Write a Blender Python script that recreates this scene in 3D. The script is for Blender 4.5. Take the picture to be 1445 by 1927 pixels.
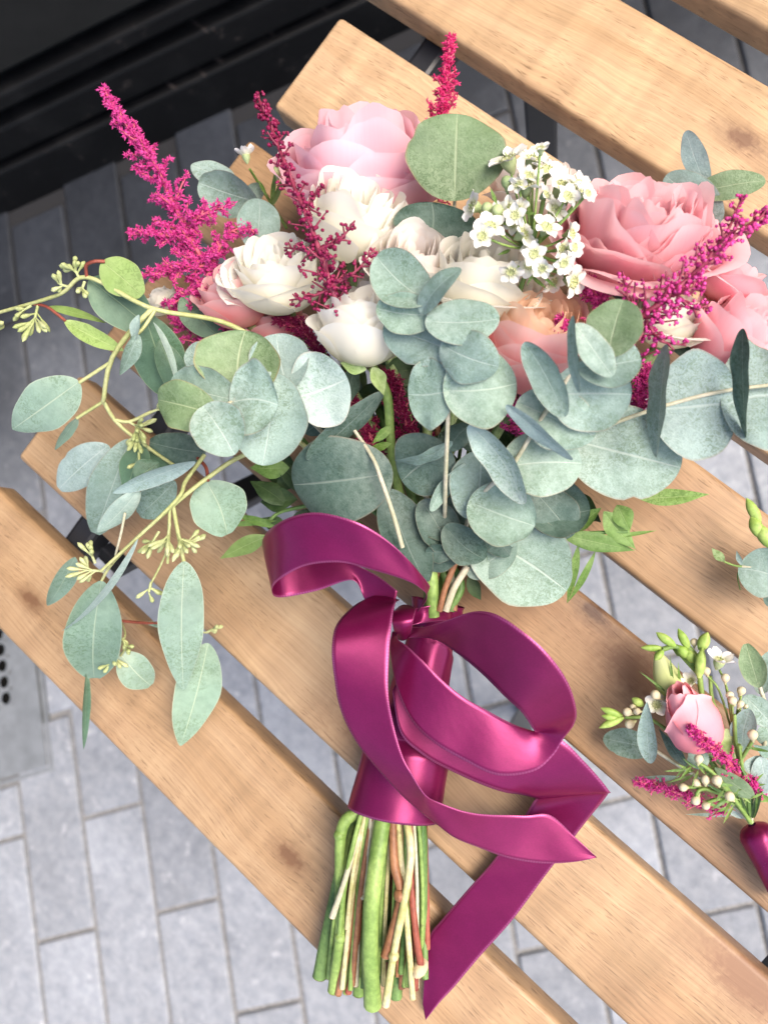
import bpy, math, random
import numpy as np
from mathutils import Matrix, Vector
random.seed(7); rng = np.random.default_rng(7)
SC = bpy.context.scene
for o in list(bpy.data.objects): bpy.data.objects.remove(o)
COL = SC.collection

# ---------------------------------------------------------------- camera, sky, sun, exposure
RM = np.array([[0.75256, -0.62240, 0.21511], [0.62089, 0.77948, 0.08312], [-0.21941, 0.07101, 0.97304]])
CT = np.array([0.27175, 0.22100, 0.37602]); FPX, PW, PH = 1447.0, 1445.0, 1927.0
cd = bpy.data.cameras.new('camera'); cam = bpy.data.objects.new('camera', cd); COL.objects.link(cam)
M4 = Matrix([[*RM[0], CT[0]], [*RM[1], CT[1]], [*RM[2], CT[2]], [0, 0, 0, 1]]); cam.matrix_world = M4
cd.sensor_fit = 'VERTICAL'; cd.sensor_height = 36; cd.lens = FPX / PH * 36; cd.clip_start = .01; cd.clip_end = 200
cd.dof.use_dof = True; cd.dof.focus_distance = .33; cd.dof.aperture_fstop = cd.lens / 3.0
SC.camera = cam
SUN_EL, SUN_AZ = math.radians(58), math.radians(48)       # azimuth measured in the table's x/y plane
w = bpy.data.worlds.new('World'); SC.world = w; w.use_nodes = True
sk = w.node_tree.nodes.new('ShaderNodeTexSky'); sk.sky_type = 'NISHITA'; sk.sun_disc = False
sk.sun_elevation = SUN_EL; sk.sun_rotation = math.pi / 2 - SUN_AZ; sk.dust_density = 5; sk.air_density = 1.0; sk.ozone_density = .6
bgn = w.node_tree.nodes['Background']; bgn.inputs[1].default_value = .15
w.node_tree.links.new(sk.outputs[0], bgn.inputs[0])
sl = bpy.data.lights.new('sun', 'SUN'); sl.energy = 1.25; sl.angle = math.radians(36); sl.color = (1, .92, .82)
so = bpy.data.objects.new('sun', sl); COL.objects.link(so)
sd = Vector((math.cos(SUN_EL) * math.cos(SUN_AZ), math.cos(SUN_EL) * math.sin(SUN_AZ), math.sin(SUN_EL)))
so.rotation_euler = sd.to_track_quat('Z', 'Y').to_euler()
SC.view_settings.view_transform = 'Standard'; SC.view_settings.look = 'None'; SC.view_settings.gamma = 1
SC.view_settings.exposure = 1.28
SC.render.engine = 'CYCLES'; SC.cycles.max_bounces = 5; SC.cycles.diffuse_bounces = 4; SC.cycles.glossy_bounces = 2; SC.cycles.transmission_bounces = 3

# ---------------------------------------------------------------- helpers
RIGHT, UP, FWD = RM[:, 0], RM[:, 1], -RM[:, 2]
def P(x, y, h):
    """the point at height h above the table top that the photograph shows at pixel x, y"""
    d = RM @ np.array([(x - PW / 2) / FPX, -(y - PH / 2) / FPX, -1.0])
    return CT + d * ((h - CT[2]) / d[2])
def mpp(p): return float((p - CT) @ FWD) / FPX           # metres per photo pixel at a point
def D(ang, el):
    a, e = math.radians(ang), math.radians(el)
    return math.cos(e) * (math.cos(a) * RIGHT + math.sin(a) * UP) - math.sin(e) * FWD
def unit(v): return v / (np.linalg.norm(v) + 1e-12)
def mk(name, V, F, mat, parent=None, uv=None, smooth=True, midx=None):
    me = bpy.data.meshes.new(name); me.from_pydata(np.asarray(V, float).tolist(), [], [tuple(int(i) for i in f) for f in F])
    for m in (mat if isinstance(mat, (list, tuple)) else [mat]): me.materials.append(m)
    if midx is not None: me.polygons.foreach_set('material_index', np.asarray(midx, np.int32))
    if smooth: me.polygons.foreach_set('use_smooth', np.ones(len(me.polygons), bool))
    if uv is not None:
        l = me.uv_layers.new(name='UVMap'); li = np.zeros(len(me.loops), np.int32); me.loops.foreach_get('vertex_index', li)
        l.data.foreach_set('uv', np.asarray(uv, np.float32)[li].ravel())
    o = bpy.data.objects.new(name, me); COL.objects.link(o)
    if parent is not None: adopt(o, parent)
    return o
def adopt(o, parent):
    o.parent = parent
    if parent.type == 'EMPTY': o.matrix_parent_inverse = Matrix.Translation(-parent.location)
def thing(name, label, cat, loc, group=None):
    o = bpy.data.objects.new(name, None); COL.objects.link(o); o.location = Vector(loc); o.empty_display_size = .02
    tag(o, label, cat, group); return o
def tag(o, label=None, cat=None, group=None, kind=None):
    for k, v in (('label', label), ('category', cat), ('group', group), ('kind', kind)):
        if v: o[k] = v
    return o
class MB:
    def __init__(s): s.V = []; s.F = []; s.U = []; s.M = []; s.n = 0
    def add(s, V, F, uv=None, m=0):
        V = np.asarray(V, float); s.V.append(V); s.F += [tuple(i + s.n for i in f) for f in F]; s.M += [m] * len(F)
        s.U.append(np.zeros((len(V), 2)) if uv is None else np.asarray(uv)); s.n += len(V)
    def build(s, name, mat, parent=None, smooth=True):
        return mk(name, np.concatenate(s.V), s.F, mat, parent, np.concatenate(s.U), smooth, s.M)
def gridF(nu, nv, wrap=False):
    F = []
    for j in range(nv - 1):
        for i in range(nu if wrap else nu - 1):
            k = (i + 1) % nu; F.append((j * nu + i, j * nu + k, (j + 1) * nu + k, (j + 1) * nu + i))
    return F
def crom(pts, n):
    """Catmull-Rom through the rows of pts, n samples"""
    p = np.asarray(pts, float); m = len(p)
    if m == 2: t = np.linspace(0, 1, n)[:, None]; return p[0] * (1 - t) + p[1] * t
    q = np.concatenate([[2 * p[0] - p[1]], p, [2 * p[-1] - p[-2]]])
    t = np.linspace(0, m - 1 - 1e-9, n); i = t.astype(int); f = (t - i)[:, None]
    a, b, c, d = q[i], q[i + 1], q[i + 2], q[i + 3]
    return .5 * (2 * b + (c - a) * f + (2 * a - 5 * b + 4 * c - d) * f ** 2 + (3 * b - a - 3 * c + d) * f ** 3)
def tube(mb, pts, rad, n=None, sides=7, m=0, cap=True):
    pts = np.asarray(pts, float); n = n or max(2, 4 * (len(pts) - 1) + 1)
    C = crom(pts, n); r = np.interp(np.linspace(0, 1, n), np.linspace(0, 1, len(np.atleast_1d(rad))), np.atleast_1d(rad))
    T = np.gradient(C, axis=0); T /= np.linalg.norm(T, axis=1)[:, None] + 1e-12
    a = np.array([.31, .52, .79]); V = []; U = []
    for i in range(n):
        a = unit(a - T[i] * (a @ T[i])); b = np.cross(T[i], a)
        for k in range(sides):
            th = 2 * math.pi * k / sides; V.append(C[i] + r[i] * (math.cos(th) * a + math.sin(th) * b)); U.append((k / sides, i / n))
    F = gridF(sides, n, True)
    mb.add(V, F, U, m)
    if cap: mb.add(V[:sides], [tuple(range(sides))[::-1]], None, m); mb.add(V[-sides:], [tuple(range(sides))], None, m)
def ball(mb, c, r, m=0, nu=10, nv=7, sc=(1, 1, 1), ax=None):
    V = []; ax = np.eye(3) if ax is None else ax
    for j in range(nv):
        th = math.pi * j / (nv - 1)
        for i in range(nu):
            ph = 2 * math.pi * i / nu
            V.append(c + r * (ax @ (np.array([math.sin(th) * math.cos(ph), math.sin(th) * math.sin(ph), math.cos(th)]) * sc)))
    mb.add(V, gridF(nu, nv, True), None, m)
def frame(z, ref=None):
    z = unit(z); x = unit(np.cross(ref if ref is not None else np.array([.3, .5, .81]), z)); return np.stack([x, np.cross(z, x), z], 1)
def rbox(lx, ly, lz, r, seg=3):
    """rounded box centred in x, y, its top at z = 0"""
    import bmesh
    bm = bmesh.new(); bmesh.ops.create_cube(bm, size=1)
    for v in bm.verts: v.co = Vector((v.co.x * lx, v.co.y * ly, v.co.z * lz - lz / 2))
    bmesh.ops.bevel(bm, geom=bm.edges[:], offset=r, segments=seg, profile=.5, affect='EDGES')
    bm.verts.ensure_lookup_table(); V = [tuple(v.co) for v in bm.verts]; F = [tuple(v.index for v in f.verts) for f in bm.faces]; bm.free(); return np.array(V), F

# ---------------------------------------------------------------- materials
class N:
    def __init__(s, name):
        s.m = bpy.data.materials.new(name); s.m.use_nodes = True; s.t = s.m.node_tree; s.b = s.t.nodes['Principled BSDF']; s.out = s.t.nodes['Material Output']
    def n(s, typ, **k):
        nd = s.t.nodes.new('ShaderNode' + typ)
        for a, v in k.items(): setattr(nd, a, v)
        return nd
    def set(s, nd, key, v):
        i = nd.inputs[key] if not isinstance(key, bpy.types.NodeSocket) else key
        if isinstance(v, bpy.types.NodeSocket): s.t.links.new(v, i)
        elif isinstance(v, (tuple, list)) and len(v) == 3 and i.type == 'RGBA': i.default_value = (*v, 1)
        else: i.default_value = v
    def bsdf(s, **k):
        for a, v in k.items(): s.set(s.b, {'col': 'Base Color', 'rough': 'Roughness', 'metal': 'Metallic', 'spec': 'Specular IOR Level', 'sheen': 'Sheen Weight', 'normal': 'Normal', 'aniso': 'Anisotropic', 'tan': 'Tangent', 'coat': 'Coat Weight'}[a], v)
    def coords(s, which='Object'): return s.n('TexCoord').outputs[which]
    def uv(s):
        x = s.n('SeparateXYZ'); s.set(x, 0, s.coords('UV')); return x.outputs[0], x.outputs[1]
    def map(s, v, scale=(1, 1, 1), loc=(0, 0, 0), rot=(0, 0, 0)):
        m = s.n('Mapping'); s.set(m, 0, v); m.inputs['Scale'].default_value = scale; m.inputs['Location'].default_value = loc; m.inputs['Rotation'].default_value = rot; return m.outputs[0]
    def noise(s, v, scale, detail=4, rough=.55, dist=0):
        t = s.n('TexNoise'); s.set(t, 'Vector', v); s.set(t, 'Scale', scale); s.set(t, 'Detail', detail); s.set(t, 'Roughness', rough); s.set(t, 'Distortion', dist); return t.outputs[0]
    def wave(s, v, scale, dist=0, dscale=1, typ='BANDS', direction='X'):
        t = s.n('TexWave', wave_type=typ); t.bands_direction = direction; s.set(t, 'Vector', v); s.set(t, 'Scale', scale); s.set(t, 'Distortion', dist); s.set(t, 'Detail', 2); s.set(t, 'Detail Scale', dscale); return t.outputs[1]
    def ramp(s, v, *stops):
        r = s.n('ValToRGB'); s.set(r, 0, v); e = r.color_ramp.elements
        while len(e) < len(stops): e.new(.5)
        for el, (p, c) in zip(e, stops): el.position = p; el.color = (*c, 1) if isinstance(c, (tuple, list)) else (c, c, c, 1)
        return r.outputs[0]
    def mix(s, f, a, b, mode='MIX'):
        m = s.n('Mix', data_type='RGBA', blend_type=mode); s.set(m, m.inputs[0], f); s.set(m, m.inputs[6], a); s.set(m, m.inputs[7], b); return m.outputs[2]
    def math(s, op, a, b=0.0, c=None):
        m = s.n('Math', operation=op); s.set(m, 0, a); s.set(m, 1, b)
        if c is not None: s.set(m, 2, c)
        return m.outputs[0]
    def bump(s, h, strength=.3, dist=.001):
        b = s.n('Bump'); s.set(b, 'Height', h); s.set(b, 'Strength', strength); s.set(b, 'Distance', dist); return b.outputs[0]
    def translucent(s, col, f):
        t = s.n('BsdfTranslucent'); s.set(t, 0, col); mx = s.n('MixShader'); s.set(mx, 0, f)
        s.t.links.new(s.b.outputs[0], mx.inputs[1]); s.t.links.new(t.outputs[0], mx.inputs[2]); s.t.links.new(mx.outputs[0], s.out.inputs[0])
    def rand(s): return s.n('ObjectInfo').outputs['Random']

def m_wood():
    k = N('acacia_wood'); ob = k.coords(); oi = k.n('ObjectInfo'); off = k.n('CombineXYZ'); k.set(off, 0, k.math('MULTIPLY', oi.outputs['Random'], 37.)); k.set(off, 1, k.math('MULTIPLY', oi.outputs['Random'], 11.))
    va = k.n('VectorMath', operation='ADD'); k.set(va, 0, ob); k.set(va, 1, off.outputs[0]); v = va.outputs[0]
    warp = k.noise(k.map(v, (5, 14, 5)), 1.0, 3)
    wv = k.n('VectorMath', operation='MULTIPLY_ADD'); cw = k.n('CombineXYZ'); k.set(cw, 1, warp); k.set(wv, 0, cw.outputs[0]); wv.inputs[1].default_value = (0, .028, 0); k.set(wv, 2, v)
    figure = k.noise(k.map(wv.outputs[0], (3, 60, 20)), 1.0, 5, .6)
    fine = k.noise(k.map(wv.outputs[0], (16, 900, 300)), 1.0, 4, .65)
    pores = k.ramp(k.noise(k.map(wv.outputs[0], (120, 1700, 700)), 1.0, 2, .5), (.58, 0.), (.70, 1.))
    poremask = k.ramp(k.noise(k.map(v, (10, 25, 10)), 1.0, 2), (.36, 0.), (.52, 1.))
    chat = k.noise(k.map(v, (60, 9, 9)), 1.0, 2)
    blot = k.noise(k.map(v, (8, 16, 8)), 1.0, 4, .6)
    base = k.ramp(figure, (.22, (.37, .235, .125)), (.42, (.465, .315, .178)), (.58, (.51, .355, .21)), (.80, (.56, .405, .25)))
    base = k.mix(k.math('MULTIPLY', k.ramp(blot, (.5, 0.), (.75, 1.)), .75), base, (.31, .175, .095))
    base = k.mix(.30, base, k.ramp(fine, (.3, .25), (.7, .9)), 'OVERLAY')
    base = k.mix(.26, base, k.ramp(chat, (.35, .3), (.65, .75)), 'OVERLAY')
    base = k.mix(k.math('MULTIPLY', k.math('MULTIPLY', pores, poremask), .62), base, (.13, .065, .03))
    vor = k.n('TexVoronoi'); k.set(vor, 'Vector', k.map(wv.outputs[0], (5.5, 15, 3))); k.set(vor, 'Scale', 1.); k.set(vor, 'Randomness', 1.)
    knot = k.math('MULTIPLY', k.ramp(vor.outputs['Distance'], (.03, 1.), (.08, .5), (.20, 0.)), k.ramp(k.noise(k.map(v, (4, 9, 4)), 1., 1), (.5, 0.), (.58, 1.)))
    base = k.mix(k.math('MULTIPLY', knot, .8), base, (.10, .045, .025))
    wp = k.n('NewGeometry').outputs['Position']
    for (px, py, rk, dk) in ((1118, 1152, .0045, (.07, .035, .028)), (1397, 262, .0050, (.16, .08, .05)), (1200, 1268, .011, (.26, .135, .07)), (545, 1612, .0045, (.20, .10, .05)), (1405, 1845, .012, (.28, .15, .09)), (700, 1395, .010, (.28, .155, .08)), (60, 1130, .004, (.2, .1, .05))):
        q = P(px, py, 0); sb = k.n('VectorMath', operation='SUBTRACT'); k.set(sb, 0, wp); sb.inputs[1].default_value = tuple(q); sc_ = k.n('VectorMath', operation='MULTIPLY'); k.set(sc_, 0, sb.outputs[0]); sc_.inputs[1].default_value = (.5 / rk, 1 / rk, 0); ln = k.n('VectorMath', operation='LENGTH'); k.set(ln, 0, sc_.outputs[0])
        dd = k.math('ADD', ln.outputs['Value'], k.math('MULTIPLY_ADD', k.noise(wp, 260, 4, .6), 1.4, -.7)); base = k.mix(k.math('MULTIPLY', k.ramp(k.math('MULTIPLY', dd, .25), (.12, 1.), (.26, .45), (.5, 0.)), .85), base, dk)
    base = k.mix(1., base, oi.outputs['Color'], 'MULTIPLY')
    h = k.math('SUBTRACT', k.math('MULTIPLY', fine, .4), k.math('MULTIPLY', pores, poremask))
    k.bsdf(col=base, rough=k.math('MULTIPLY_ADD', figure, .25, .38), spec=.35, normal=k.bump(h, .25, .0006)); return k.m
def m_plain(name, col, rough=.6, spec=.3, noise_amt=.25, scale=60, metal=0, bump=0):
    k = N(name); n1 = k.noise(k.coords(), scale, 5)
    c = k.mix(1., col, k.ramp(n1, (.25, 1 - noise_amt), (.75, 1.)), 'MULTIPLY')
    k.bsdf(col=c, rough=rough, spec=spec, metal=metal)
    if bump: k.bsdf(normal=k.bump(n1, .5, bump))
    return k.m
def m_paver():
    k = N('grey_paver'); ob = k.coords(); r = k.rand(); off = k.n('CombineXYZ'); k.set(off, 0, k.math('MULTIPLY', r, 50.)); va = k.n('VectorMath', operation='ADD'); k.set(va, 0, ob); k.set(va, 1, off.outputs[0]); v = va.outputs[0]
    big = k.noise(v, 9, 5, .6); mid = k.noise(v, 60, 5, .65); fin = k.noise(v, 420, 3, .6)
    c = k.ramp(mid, (.28, (.178, .195, .224)), (.5, (.232, .248, .275)), (.72, (.29, .305, .33)))
    c = k.mix(.5, c, k.ramp(big, (.3, .35), (.7, .68)), 'OVERLAY'); c = k.mix(.3, c, k.ramp(fin, (.3, .3), (.7, .75)), 'OVERLAY')
    pit = k.ramp(k.noise(v, 130, 2), (.66, 0.), (.74, 1.)); c = k.mix(k.math('MULTIPLY', pit, .5), c, (.14, .15, .17))
    lt = k.ramp(k.noise(v, 38, 3), (.62, 0.), (.72, 1.)); c = k.mix(k.math('MULTIPLY', lt, .35), c, (.58, .58, .60))
    c = k.mix(1., c, k.ramp(r, (0., .80), (1., 1.1)), 'MULTIPLY')
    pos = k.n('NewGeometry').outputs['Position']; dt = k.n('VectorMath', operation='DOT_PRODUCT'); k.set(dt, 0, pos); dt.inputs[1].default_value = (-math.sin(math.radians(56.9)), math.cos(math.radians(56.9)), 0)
    edge = k.math('ADD', dt.outputs['Value'], k.math('MULTIPLY_ADD', k.noise(pos, 5, 4, .6), .30, -.15)); wall_shade = k.ramp(edge, (.12, 0.), (.34, .55), (.58, 1.))       # shade towards the shop front, painted into the colour; lighting alone stays too bright
    c = k.mix(wall_shade, c, k.mix(1., c, (.12, .128, .145), 'MULTIPLY'))
    k.bsdf(col=c, rough=k.math('MULTIPLY_ADD', wall_shade, -.22, .75), spec=.3, normal=k.bump(k.math('ADD', mid, k.math('MULTIPLY', fin, .5)), .5, .0025)); return k.m
def m_petal(name, base, mid, rim, trans=.28, center=None):
    k = N(name); u, v = k.uv(); r = k.rand()
    c = k.ramp(v, (.08, base), (.55, mid), (.96, rim))
    vein = k.noise(k.map(k.coords('UV'), (26, 1.6, 1)), 1.0, 3); c = k.mix(.09, c, k.ramp(vein, (.3, .36), (.7, .66)), 'OVERLAY')
    blot = k.noise(k.coords(), 90, 4); c = k.mix(.16, c, k.ramp(blot, (.3, .32), (.7, .66)), 'OVERLAY')
    c = k.mix(1., c, k.ramp(r, (0., (.96, .95, .94)), (1., (1., 1., 1.))), 'MULTIPLY')
    k.bsdf(col=c, rough=.55, spec=.18, normal=k.bump(vein, .15, .0004)); k.translucent(c, trans); return k.m
def m_leaf(name, c0, c1, vein, rim=None, trans=.14, mott=.6, rough=.55, scale=150, ribw=.012):
    k = N(name); u, v = k.uv(); r = k.rand(); ob = k.coords()
    n1 = k.noise(ob, scale, 5, .65); n2 = k.noise(ob, scale * 4, 3, .6); n3 = k.noise(ob, 32, 3)
    c = k.mix(k.ramp(n1, (.5 - .25 * mott, 0.), (.5 + .25 * mott, 1.)), c0, c1)
    c = k.mix(.16, c, k.ramp(n2, (.3, .3), (.7, .72)), 'OVERLAY'); c = k.mix(.40, c, k.ramp(n3, (.3, .33), (.7, .66)), 'OVERLAY')
    c = k.mix(k.math('MULTIPLY', k.math('MULTIPLY', k.ramp(v, (0., 1.), (.42, 0.)), k.ramp(n1, (.35, .2), (.6, 1.))), .38), c, vein)
    au = k.math('ABSOLUTE', u)                                # u is -1..1 across, scaled to real width; v along
    rib = k.ramp(au, (ribw, 1.), (ribw * 3.2, 0.))
    d = k.math('ADD', k.math('SUBTRACT', v, k.math('MULTIPLY', au, .5)), k.math('MULTIPLY', k.noise(ob, 70, 2), .12)); side = k.math('PINGPONG', k.math('MULTIPLY', d, 8.), .5)
    sv = k.math('MULTIPLY', k.ramp(side, (.012, 1.), (.04, 0.)), k.ramp(k.noise(ob, 160, 2), (.46, 0.), (.62, 1.)))
    rub = k.math('MULTIPLY', k.ramp(k.noise(ob, 520, 4, .7, 1.5), (.50, 0.), (.57, 1.)), k.ramp(k.noise(ob, 45, 3), (.42, 0.), (.60, 1.))); c = k.mix(k.math('MULTIPLY', rub, .6), c, k.mix(1., c0, (.55, .62, .42), 'MULTIPLY'))
    c = k.mix(k.math('MAXIMUM', k.math('MULTIPLY', rib, .6), k.math('MULTIPLY', sv, .16)), c, vein)
    if rim: c = k.mix(k.math('MULTIPLY', k.ramp(au, (.95, 0.), (.99, 1.)), .45), c, rim)
    r2 = k.math('FRACT', k.math('MULTIPLY', r, 7.31)); c = k.mix(k.math('MULTIPLY', r2, .30), c, k.mix(1., c, (.80, .90, .62), 'MULTIPLY')); c = k.mix(1., c, k.ramp(r, (0., (.70, .76, .77)), (1., (1.10, 1.10, 1.07))), 'MULTIPLY')
    k.bsdf(col=c, rough=rough, spec=.4, normal=k.bump(k.math('ADD', k.math('ADD', n2, k.math('MULTIPLY', n1, 1.2)), k.math('MULTIPLY', rib, -1.5)), .35, .0006)); k.translucent(c, trans); return k.m
def m_ribbon():
    k = N('plum_satin'); u, v = k.uv(); tw = k.math('SINE', k.math('MULTIPLY', k.math('ADD', k.math('MULTIPLY', u, 34.), k.math('MULTIPLY', v, 1150.)), 6.283))
    cloud = k.noise(k.coords(), 120, 4)
    c = k.mix(k.math('MULTIPLY_ADD', tw, .08, .5), (.128, .004, .045), (.185, .010, .072))
    c = k.mix(.25, c, k.ramp(cloud, (.3, .35), (.7, .62)), 'OVERLAY'); grain = k.noise(k.map(k.coords('UV'), (60, 2600, 1)), 1., 2); grain2 = k.noise(k.coords(), 1500, 2); c = k.mix(.25, c, k.ramp(k.math('MULTIPLY_ADD', grain2, .5, k.math('MULTIPLY', grain, .5)), (.36, .2), (.64, .8)), 'OVERLAY'); crease = k.noise(k.map(k.coords('UV'), (1.5, 55, 1)), 1., 3)
    e = k.math('ABSOLUTE', k.math('SUBTRACT', u, .5)); edge = k.ramp(e, (.455, 0.), (.470, 1.)); stitch = k.math('SINE', k.math('MULTIPLY', v, 6.283 * 900))
    c = k.mix(k.math('MULTIPLY', edge, k.math('MULTIPLY_ADD', stitch, .10, .30)), c, (.55, .16, .36))
    tg = k.n('Tangent', direction_type='UV_MAP'); tg.uv_map = 'UVMap'
    k.set(k.b, 'Specular Tint', (1., .44, .68)); k.bsdf(col=c, rough=.33, metal=.45, spec=1.0, aniso=.8, tan=tg.outputs[0], normal=k.bump(k.math('ADD', k.math('MULTIPLY', crease, 1.8), k.math('MULTIPLY', grain, .12)), .22, .0006)); return k.m
def m_stem(name, c0, c1, rough=.5, scale=60):
    k = N(name); n1 = k.noise(k.map(k.coords(), (1, 1, 1)), scale, 5, .6); n2 = k.noise(k.coords(), scale * 8, 3)
    c = k.mix(k.ramp(n1, (.35, 0.), (.65, 1.)), c0, c1); c = k.mix(.35, c, k.ramp(n2, (.3, .3), (.7, .7)), 'OVERLAY')
    spot = k.ramp(k.noise(k.coords(), scale * 3, 2), (.68, 0.), (.76, 1.)); c = k.mix(k.math('MULTIPLY', spot, .5), c, (.10, .06, .035))
    k.bsdf(col=c, rough=rough, spec=.35, normal=k.bump(n2, .3, .0005)); return k.m
def m_floret(name, c0, c1):
    k = N(name); n1 = k.noise(k.coords(), 700, 2); c = k.mix(k.ramp(n1, (.35, 0.), (.65, 1.)), c0, c1); n2 = k.noise(k.coords(), 1600, 2); c = k.mix(k.math('MULTIPLY', k.ramp(n2, (.56, 0.), (.70, 1.)), .5), c, k.mix(.55, c1, (.95, .45, .65)))
    k.bsdf(col=c, rough=.5, spec=.3); k.translucent(c, .3); return k.m
def m_black():
    k = N('black_paint'); v = k.coords(); n1 = k.noise(v, 14, 5, .6); n2 = k.noise(k.map(v, (4, 60, 60)), 1., 4, .6)
    c = k.mix(k.ramp(n1, (.5, 0.), (.8, 1.)), (.004, .004, .0045), (.011, .0108, .011))
    sc_ = k.math('MULTIPLY', k.ramp(k.noise(k.map(v, (9, 70, 70)), 1., 3), (.62, 0.), (.72, 1.)), k.ramp(n1, (.5, 0.), (.62, 1.)))
    c = k.mix(k.math('MULTIPLY', sc_, .55), c, (.20, .16, .14))
    k.bsdf(col=c, rough=k.math('MULTIPLY_ADD', n2, .3, .42), spec=.22, normal=k.bump(n2, .2, .001)); return k.m
def m_sand():
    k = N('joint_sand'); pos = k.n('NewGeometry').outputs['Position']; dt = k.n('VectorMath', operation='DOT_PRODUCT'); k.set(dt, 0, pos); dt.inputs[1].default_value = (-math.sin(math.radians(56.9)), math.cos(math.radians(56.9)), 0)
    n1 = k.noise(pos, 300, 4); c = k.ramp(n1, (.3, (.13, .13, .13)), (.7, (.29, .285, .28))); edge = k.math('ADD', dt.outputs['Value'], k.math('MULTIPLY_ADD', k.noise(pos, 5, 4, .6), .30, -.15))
    c = k.mix(k.ramp(edge, (.12, 0.), (.34, .6), (.58, 1.)), c, (.03, .03, .032)); k.bsdf(col=c, rough=.9, spec=.1, normal=k.bump(n1, .5, .002)); return k.m  # joint sand takes the same painted shade towards the shop front
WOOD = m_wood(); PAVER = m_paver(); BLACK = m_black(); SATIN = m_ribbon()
SAND = m_sand()
STEEL = m_plain('black_steel', (.018, .02, .026), .42, .45, .2, 200)
PANEL = m_plain('grey_panel', (.019, .019, .018), .6, .2, .35, 25)
COVER = m_plain('steel_cover', (.24, .255, .265), .5, .4, .35, 40, metal=.25, bump=.0006); HOLE = m_plain('hole_black', (.006, .006, .006), .9, .1)
PK_PALE = m_petal('petal_pale_pink', (.97, .50, .50), (.97, .46, .57), (.98, .68, .75), .52)
PK_BRIGHT = m_petal('petal_pink', (.98, .48, .42), (.98, .41, .48), (.98, .66, .70), .52)
PEACH = m_petal('petal_peach', (.98, .46, .20), (.98, .60, .38), (.98, .72, .55), .52)
PEACHPK = m_petal('petal_peach_pink', (.98, .54, .38), (.98, .44, .46), (.98, .66, .66), .52)
CREAM = m_petal('petal_cream', (.92, .90, .58), (.96, .93, .79), (.97, .955, .89), .45)
BLUSH = m_petal('petal_blush', (.96, .72, .58), (.96, .85, .77), (.97, .92, .88), .45)
BUDPK = m_petal('petal_bud_pink', (.95, .30, .36), (.96, .36, .43), (.97, .50, .55), .32)
EUC = m_leaf('eucalyptus_leaf', (.19, .28, .23), (.335, .43, .40), (.50, .57, .53), (.34, .24, .18), mott=1.1, scale=330)
EUCD = m_leaf('eucalyptus_leaf_deep', (.05, .095, .078), (.115, .17, .15), (.24, .29, .26), (.22, .17, .12), mott=1.0, scale=300)
EUCB = m_leaf('eucalyptus_leaf_pale', (.27, .36, .345), (.385, .475, .465), (.53, .60, .58), (.40, .31, .25), mott=1.1, scale=330)
EUCG = m_leaf('eucalyptus_leaf_green', (.125, .195, .09), (.215, .29, .17), (.40, .45, .29), (.36, .20, .11), mott=1.1, scale=300)
SEED = m_leaf('seeded_leaf', (.20, .295, .235), (.265, .365, .305), (.48, .54, .42), (.52, .55, .42), mott=1.2, scale=60)
SEEDD = m_leaf('seeded_leaf_dark', (.075, .15, .095), (.125, .215, .15), (.30, .38, .24), (.34, .38, .24), mott=1.2, scale=60)
OLIVE = m_leaf('olive_leaf', (.20, .31, .075), (.30, .42, .14), (.46, .54, .26), (.42, .38, .2), trans=.25, mott=1.2, scale=60)
GREEN = m_leaf('green_leaf', (.13, .24, .045), (.23, .36, .10), (.40, .48, .22), trans=.25)
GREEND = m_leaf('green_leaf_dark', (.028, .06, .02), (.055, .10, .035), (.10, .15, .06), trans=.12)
SEPAL = m_leaf('sepal', (.30, .42, .14), (.48, .58, .28), (.55, .62, .36), trans=.25)
STG = m_stem('stem_green', (.12, .21, .045), (.25, .36, .10)); STD = m_stem('stem_dark_green', (.06, .13, .03), (.15, .25, .075))
STB = m_stem('stem_brown', (.17, .07, .035), (.30, .14, .07)); STR = m_stem('stem_red', (.16, .035, .025), (.28, .08, .05)); STY = m_stem('stem_straw', (.38, .36, .13), (.58, .52, .32))
STW = m_stem('stem_pale', (.36, .36, .24), (.50, .46, .36), .7); STE = m_stem('stem_yellow_green', (.32, .35, .13), (.46, .47, .23)); CUT = m_stem('cut_wood', (.5, .40, .24), (.62, .52, .34), .8)
AST = m_floret('astilbe_magenta', (.48, .010, .18), (.86, .11, .44)); ASTD = m_floret('astilbe_crimson', (.17, .005, .04), (.36, .014, .10)); ASTP = m_floret('astilbe_hot_pink', (.56, .008, .11), (.78, .05, .24))
ASTS = m_stem('astilbe_stem', (.40, .06, .10), (.55, .12, .17)); WAX = m_petal('waxflower_white', (.70, .72, .52), (.78, .77, .73), (.82, .81, .78), .2); WAXC = m_plain('waxflower_cup', (.55, .58, .28), .5, .3, .4, 900); BUDC = m_petal('cream_bud', (.46, .48, .24), (.62, .54, .36), (.68, .61, .44), .12)
LIME = m_stem('lime_bud', (.20, .33, .05), (.38, .48, .14)); SEEDB = m_stem('seed_bud', (.29, .34, .13), (.43, .46, .24)); LIS = m_petal('lisianthus_bud', (.42, .52, .16), (.60, .66, .30), (.68, .72, .42), .25)
PINM = m_plain('pin_silver', (.7, .7, .72), .2, .5, .05, metal=1)

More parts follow.
